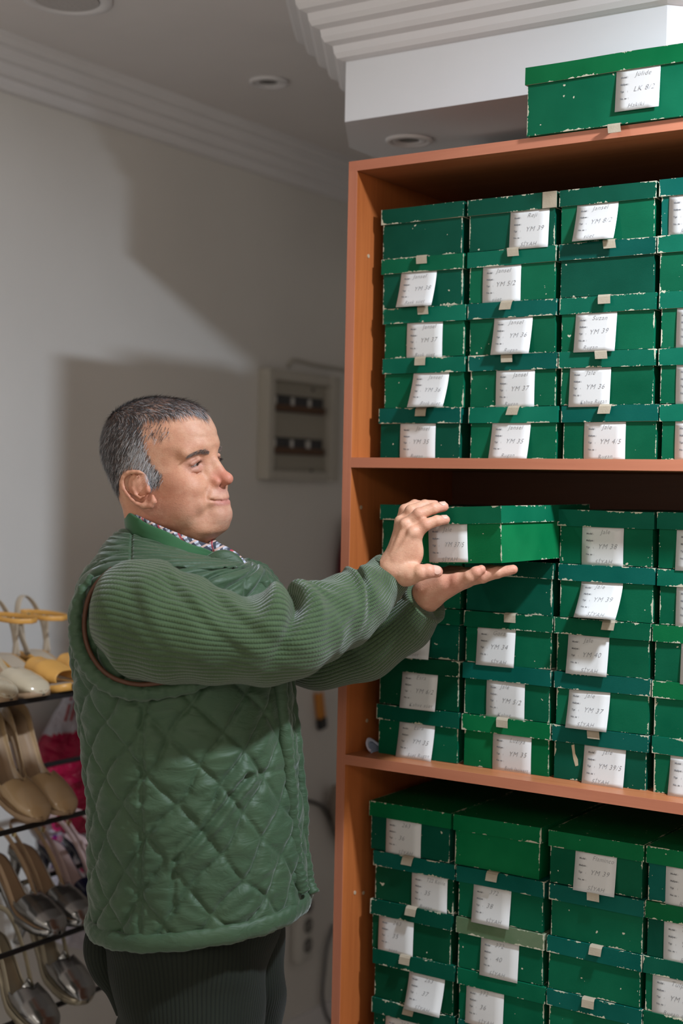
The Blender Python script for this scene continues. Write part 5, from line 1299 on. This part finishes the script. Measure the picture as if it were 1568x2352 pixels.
# ---------------------------------------------------------------- plastic bags hanging on the wall behind the rack
m = mat('magenta_plastic', (.48, .004, .060), .22, spec=.6); t = NT(m); nn = t.noise(t.mapping(t.coord(), (7, 7, 11)), 1.6, 4, .6, 1.8); t.out(None, t.bump(nn, .9, .03)); M['mag'] = m
m = mat('white_plastic_film', (.62, .58, .64), .28, spec=.5); t = NT(m); t.out(None, t.bump(t.noise(t.mapping(t.coord(), (7, 7, 11)), 1.6, 4, .6, 1.8), .7, .03)); M['film'] = m
M['redink'] = mat('red_print', (.50, .02, .03), .4); M['pinkink'] = mat('pink_print', (.60, .02, .14), .4); M['purple'] = mat('purple_print', (.12, .02, .22), .4); M['tealink'] = mat('teal_print', (.02, .16, .18), .4); M['orange'] = mat('orange_print', (.6, .16, .05), .4)
def bag(name, label, outline, xc, thick, m, seed, top_m=None, ztop=None):
    """puffy crumpled bag: outline (y, z) list, bulging in x"""
    O = np.array(outline); c = O.mean(0); r = thing(name, label, 'plastic bag', (xc, c[0], O[:, 1].min()))
    n = len(O); C2 = catmull(np.column_stack([np.vstack([O, O[:1]]), np.zeros(n+1)]), 90)[:-1, :2]; k = len(C2)
    geo = {0: ([], []), 1: ([], [])}
    vs = []; ks = 16
    for side in (1, -1):
        for i in range(ks+1):
            s = i/ks
            for q in C2:
                yz = c+(q-c)*(1-s); bul = thick*sqrt(max(0, 1-(1-s)**2))*(1+.25*noise.noise(Vector((yz[0]*16+seed, yz[1]*16, side*3))))+.012*noise.noise(Vector((yz[0]*34, yz[1]*34+seed, side)))*min(1, s*4)
                vs.append((side*bul, yz[0]-c[0], yz[1]-O[:, 1].min()))
    fs = []
    for b in (0, (ks+1)*k):
        for i in range(ks):
            for j in range(k):
                q = (b+i*k+j, b+i*k+(j+1) % k, b+(i+1)*k+(j+1) % k, b+(i+1)*k+j); fs.append(q if b == 0 else q[::-1])
    o = mesh_obj('film', vs, fs, m, r, True)
    if top_m:
        o.data.materials.append(top_m)
        for p in o.data.polygons:
            if sum(o.data.vertices[v].co.z for v in p.vertices)/len(p.vertices) > ztop-O[:, 1].min(): p.material_index = 1
    return r, c, O[:, 1].min()
wy = lambda px, py, x: tuple(on(px, py, 0, x)[1:])
BX = -2.34
r1, c1, z1 = bag('plastic_bag', 'shiny magenta plastic bag with white printed top hanging behind the rack', [wy(*q, BX) for q in ((160, 1588), (120, 1655), (88, 1720), (76, 1790), (90, 1850), (118, 1895), (170, 1915), (240, 1900), (270, 1800), (262, 1690), (225, 1600), (190, 1575))], BX, .045, M['mag'], 3, M['film'], on(200, 1668, 0, BX)[2])
def print_on(parent, txt, size, px, py, xw, m, rotz, c, z0, shear=0.0, tilt=0.0):
    y, z = on(px, py, 0, xw)[1:]; g = text_geo(txt, size, shear, 1, .0002)
    v = [(xw+.004-parent.location[0]+p[2], y+p[0]*cos(tilt)-p[1]*sin(tilt)-parent.location[1], z+p[0]*sin(tilt)+p[1]*cos(tilt)-parent.location[2]) for p in g[0]]
    return mesh_obj('printed_text', v, g[1], m, parent)
print_on(r1, 'int', .085, 140, 1657, BX+.042, M['redink'], 0, c1, z1, .3, -.05)
r2, c2, z2 = bag('plastic_bag', 'white plastic bag with pink letters and flower print below the magenta one', [wy(*q, -2.36) for q in ((104, 1880), (104, 1960), (108, 2060), (118, 2150), (180, 2180), (260, 2170), (280, 2060), (280, 1940), (270, 1870), (180, 1865))], -2.36, .026, M['film'], 8)
XF = -2.336
print_on(r2, 'eze', .085, 112, 1912, XF, M['pinkink'], 0, c2, z2, 0, -.05)
print_on(r2, 'ayakkabı', .030, 112, 1937, XF, M['pinkink'], 0, c2, z2, 0, -.05)
def petal(px, py, a, b, ang, m):
    y, z = on(px, py, 0, XF)[1:]; v = []
    for k in range(20):
        u = 2*pi*k/20; yy, zz2 = a*cos(u), b*sin(u)*(1+.4*cos(u)); v.append((XF+.003-r2.location[0], y+yy*cos(ang)-zz2*sin(ang)-r2.location[1], z+yy*sin(ang)+zz2*cos(ang)-r2.location[2]))
    v += [(p[0]-.004, p[1], p[2]) for p in v]
    mesh_obj('printed_petal', v, [tuple(range(20))]+[(i, (i+1) % 20, 20+(i+1) % 20, 20+i) for i in range(20)], m, r2)
for q in ((120, 1936, .020, .007, 1.0, 'purple'), (141, 1947, .020, .009, -.6, 'purple'), (122, 1955, .016, .005, .1, 'tealink'), (188, 1958, .006, .006, 0, 'tealink'), (203, 1961, .008, .010, 0, 'orange'), (190, 1992, .020, .010, -.5, 'pinkink'), (128, 1985, .014, .008, .2, 'purple'), (148, 1992, .018, .010, -.3, 'orange'), (176, 1962, .004, .012, .2, 'tealink')):
    petal(*q[:5], M[q[5]])

# ================================================================ fuse panel, socket strip and odds and ends on the left wall
fp = thing('fuse_panel', 'cream wall fuse panel with two rows of black breakers', 'fuse panel', (XL, 3.345, 1.725))
W2, H2 = .178, .155
def fpart(n_, y0, z0, y1, z1, x0, x1, m, bev=.003): return bevelled_box(n_, (x0, y0, z0), (x1, y1, z1), bev, m, fp)
M['cream'] = mat('aged_cream_plastic', (.50, .47, .41), .45); M['cream2'] = mat('panel_plate', (.36, .33, .27), .5); M['breaker'] = mat('breaker_body', (.03, .03, .034), .4); M['copper'] = mat('brown_breaker_strip', (.10, .045, .02), .5)
fpart('frame_side', -W2, -H2, -W2+.030, H2, 0, .040, M['cream']); fpart('frame_side', W2-.045, -H2, W2, H2, 0, .040, M['cream'])
fpart('frame_rail', -W2+.030, H2-.030, W2-.045, H2, 0, .036, M['cream']); fpart('frame_rail', -W2+.030, -H2, W2-.045, -H2+.026, 0, .036, M['cream'])
fpart('plate', -W2+.028, -H2+.024, W2-.043, H2-.028, .001, .016, M['cream2'], .001)
for zc in (.062, -.058):
    fpart('breaker_slot', -W2+.032, zc-.024, W2-.060, zc+.024, .0155, .0175, M['dark'], .0005)
    for k in range(14):
        if zc < 0 and k == 9: continue
        y = -W2+.040+k*.0168; fpart('breaker', y, zc-.020, y+.0155, zc+.018, .017, .026, M['breaker'] if k % 5 else M['white_plastic'], .001); 
    fpart('brown_strip', -W2+.036, zc-.022, W2-.064, zc-.004, .026, .030, M['copper'], .001)
for y, z in ((-.135, .112), (.06, .106), (-.13, -.125), (.06, -.13)): fpart('screw', y, z, y+.007, z+.007, .015, .022, M['dark'], .001)
v, f = tube_geo([(XL+.006, 3.30, 1.895), (XL+.006, 3.33, 1.915), (XL+.006, 3.45, 1.910), (XL+.006, 3.75, 1.905)], .006, 8, 40, True); tag(mesh_obj('wall_conduit', v, f, M['cream'], None, True), 'thin cream cable duct on the wall above the fuse panel', 'cable')
ss = thing('socket_strip', 'white strip of three sockets hung upright on the wall by the shelving', 'power strip', (XL, 3.405, .265))
o = bevelled_box('housing', (0, -.036, -.108), (.040, .036, .108), .014, M['white_plastic'], ss, 4); o.data.polygons.foreach_set('use_smooth', [True]*len(o.data.polygons))
M['sock'] = mat('socket_well', (.12, .115, .11), .5)
for k in (-1, 0, 1):
    v, f = disc_geo((.0395, .004, k*.058+.002), .022, 24, 0, .0012); so = mesh_obj('socket', v, f, M['sock'], ss)
    for s in (-1, 1): v, f = disc_geo((.0405, .004+s*.009, k*.058+.002+s*.003), .004, 12, 0, .0014); mesh_obj('contact', v, f, M['white_plastic'], so)
kn_ = thing('utility_knife', 'orange and black handled knife hanging on the wall beside the shelving', 'knife', (XL+.012, 3.49, .885)); kn_.rotation_euler = (radians(12), 0, 0)
M['amber'] = mat('amber_plastic', (.62, .24, .03), .35)
bevelled_box('handle', (-.008, -.016, -.022), (.008, .016, .058), .004, M['amber'], kn_); bevelled_box('end_cap', (-.009, -.0175, -.056), (.009, .0175, -.022), .004, M['dark'], kn_); bevelled_box('hanging_peg', (-.010, -.007, .056), (.006, .007, .068), .003, M['white_plastic'], kn_)
def cable(name, label, pts, r, m): v, f = tube_geo(pts, r, 8, 80, True); return tag(mesh_obj(name, v, f, m, None, True), label, 'cable')
cable('cable', 'dark cable drooping along the wall beside the shelving unit', [(XL+.012, *wy(640, 1828, XL)), (XL+.02, *wy(712, 1842, XL)), (XL+.02, *wy(738, 1865, XL)), (XL+.02, *wy(758, 1910, XL)), (XL+.02, *wy(775, 1960, XL))], .0055, M['black_metal'])
cable('cable', 'grey cable hanging in a loop near the floor by the shelving', [(XL+.015, *wy(758, 2120, XL)), (XL+.015, *wy(742, 2170, XL)), (XL+.015, *wy(735, 2230, XL)), (XL+.015, *wy(731, 2290, XL)), (XL+.015, *wy(745, 2340, XL)), (XL+.015, *wy(775, 2350, XL))], .005, mat('grey_cable', (.10, .10, .11), .5))
# beige duster hanging by the shelving
m = mat('beige_fleece', (.36, .30, .25), .95); t = NT(m); t.out(None, t.bump(t.noise(t.coord(), 120, 3), .8, .01)); 
dp = [(XL+.04, *wy(742, 1802, XL)), (XL+.045, *wy(750, 1830, XL)), (XL+.045, *wy(760, 1880, XL)), (XL+.045, *wy(772, 1930, XL))]
v, f = tube_geo(dp, [.010, .030, .034, .02], 24, 60, True, disp=lambda i, a: .006*noise.noise(Vector((i*14, a*2, 1))))
tag(mesh_obj('duster', v, f, m, None, True), 'fuzzy beige duster hanging behind the shelving edge', 'duster')
# dark red garment on the back wall side
m = mat('burgundy_cloth', (.14, .004, .018), .8); P_ = [(XL+.05, *wy(786, 1185, XL)), (XL+.05, *wy(782, 1240, XL)), (XL+.05, *wy(782, 1340, XL)), (XL+.05, *wy(790, 1500, XL))]
v, f = tube_geo(P_, [.01, .035, .05, .055], 24, 50, True, disp=lambda i, a: .006*sin(a*5+i*3)); tag(mesh_obj('hanging_cloth', v, f, m, None, True), 'burgundy cloth hanging on the wall behind the shelving unit', 'cloth')
# white insole tucked beside the stack on the middle shelf
m = mat('white_foam', (.62, .64, .78), .5); pts = []
v = []; f = []
for i in range(25):
    a_ = pi*(.02+.96*i/24)
    for j, (rr2, zz3) in enumerate(((.020, .012), (.0225, .013), (.0235, .010), (.0215, .006), (.0185, .0055), (.0175, .008))):
        v.append((-.0012-rr2*sin(a_), -rr2*cos(a_)*1.05, zz3+.016*(sin(a_))**2))
f = [(i*6+j, i*6+(j+1) % 6, (i+1)*6+(j+1) % 6, (i+1)*6+j) for i in range(24) for j in range(6)]
wr = thing('foam_insole', 'curled white foam insole tucked between side panel and bottom box', 'insole', (-1.3645, 2.185, 1.0672))
mesh_obj('rim', v, f, m, wr, True)
A = np.array([[(-.0012-.0190*sin(pi*(.02+.96*i/24))*s, -.0190*cos(pi*(.02+.96*i/24))*1.05*s, .0075+.016*(sin(pi*(.02+.96*i/24))*s)**2) for s in np.linspace(0, 1, 6)] for i in range(25)])
grid_mesh('footbed', A, mat('blue_grey_lining', (.28, .34, .46), .7), wr, .001)
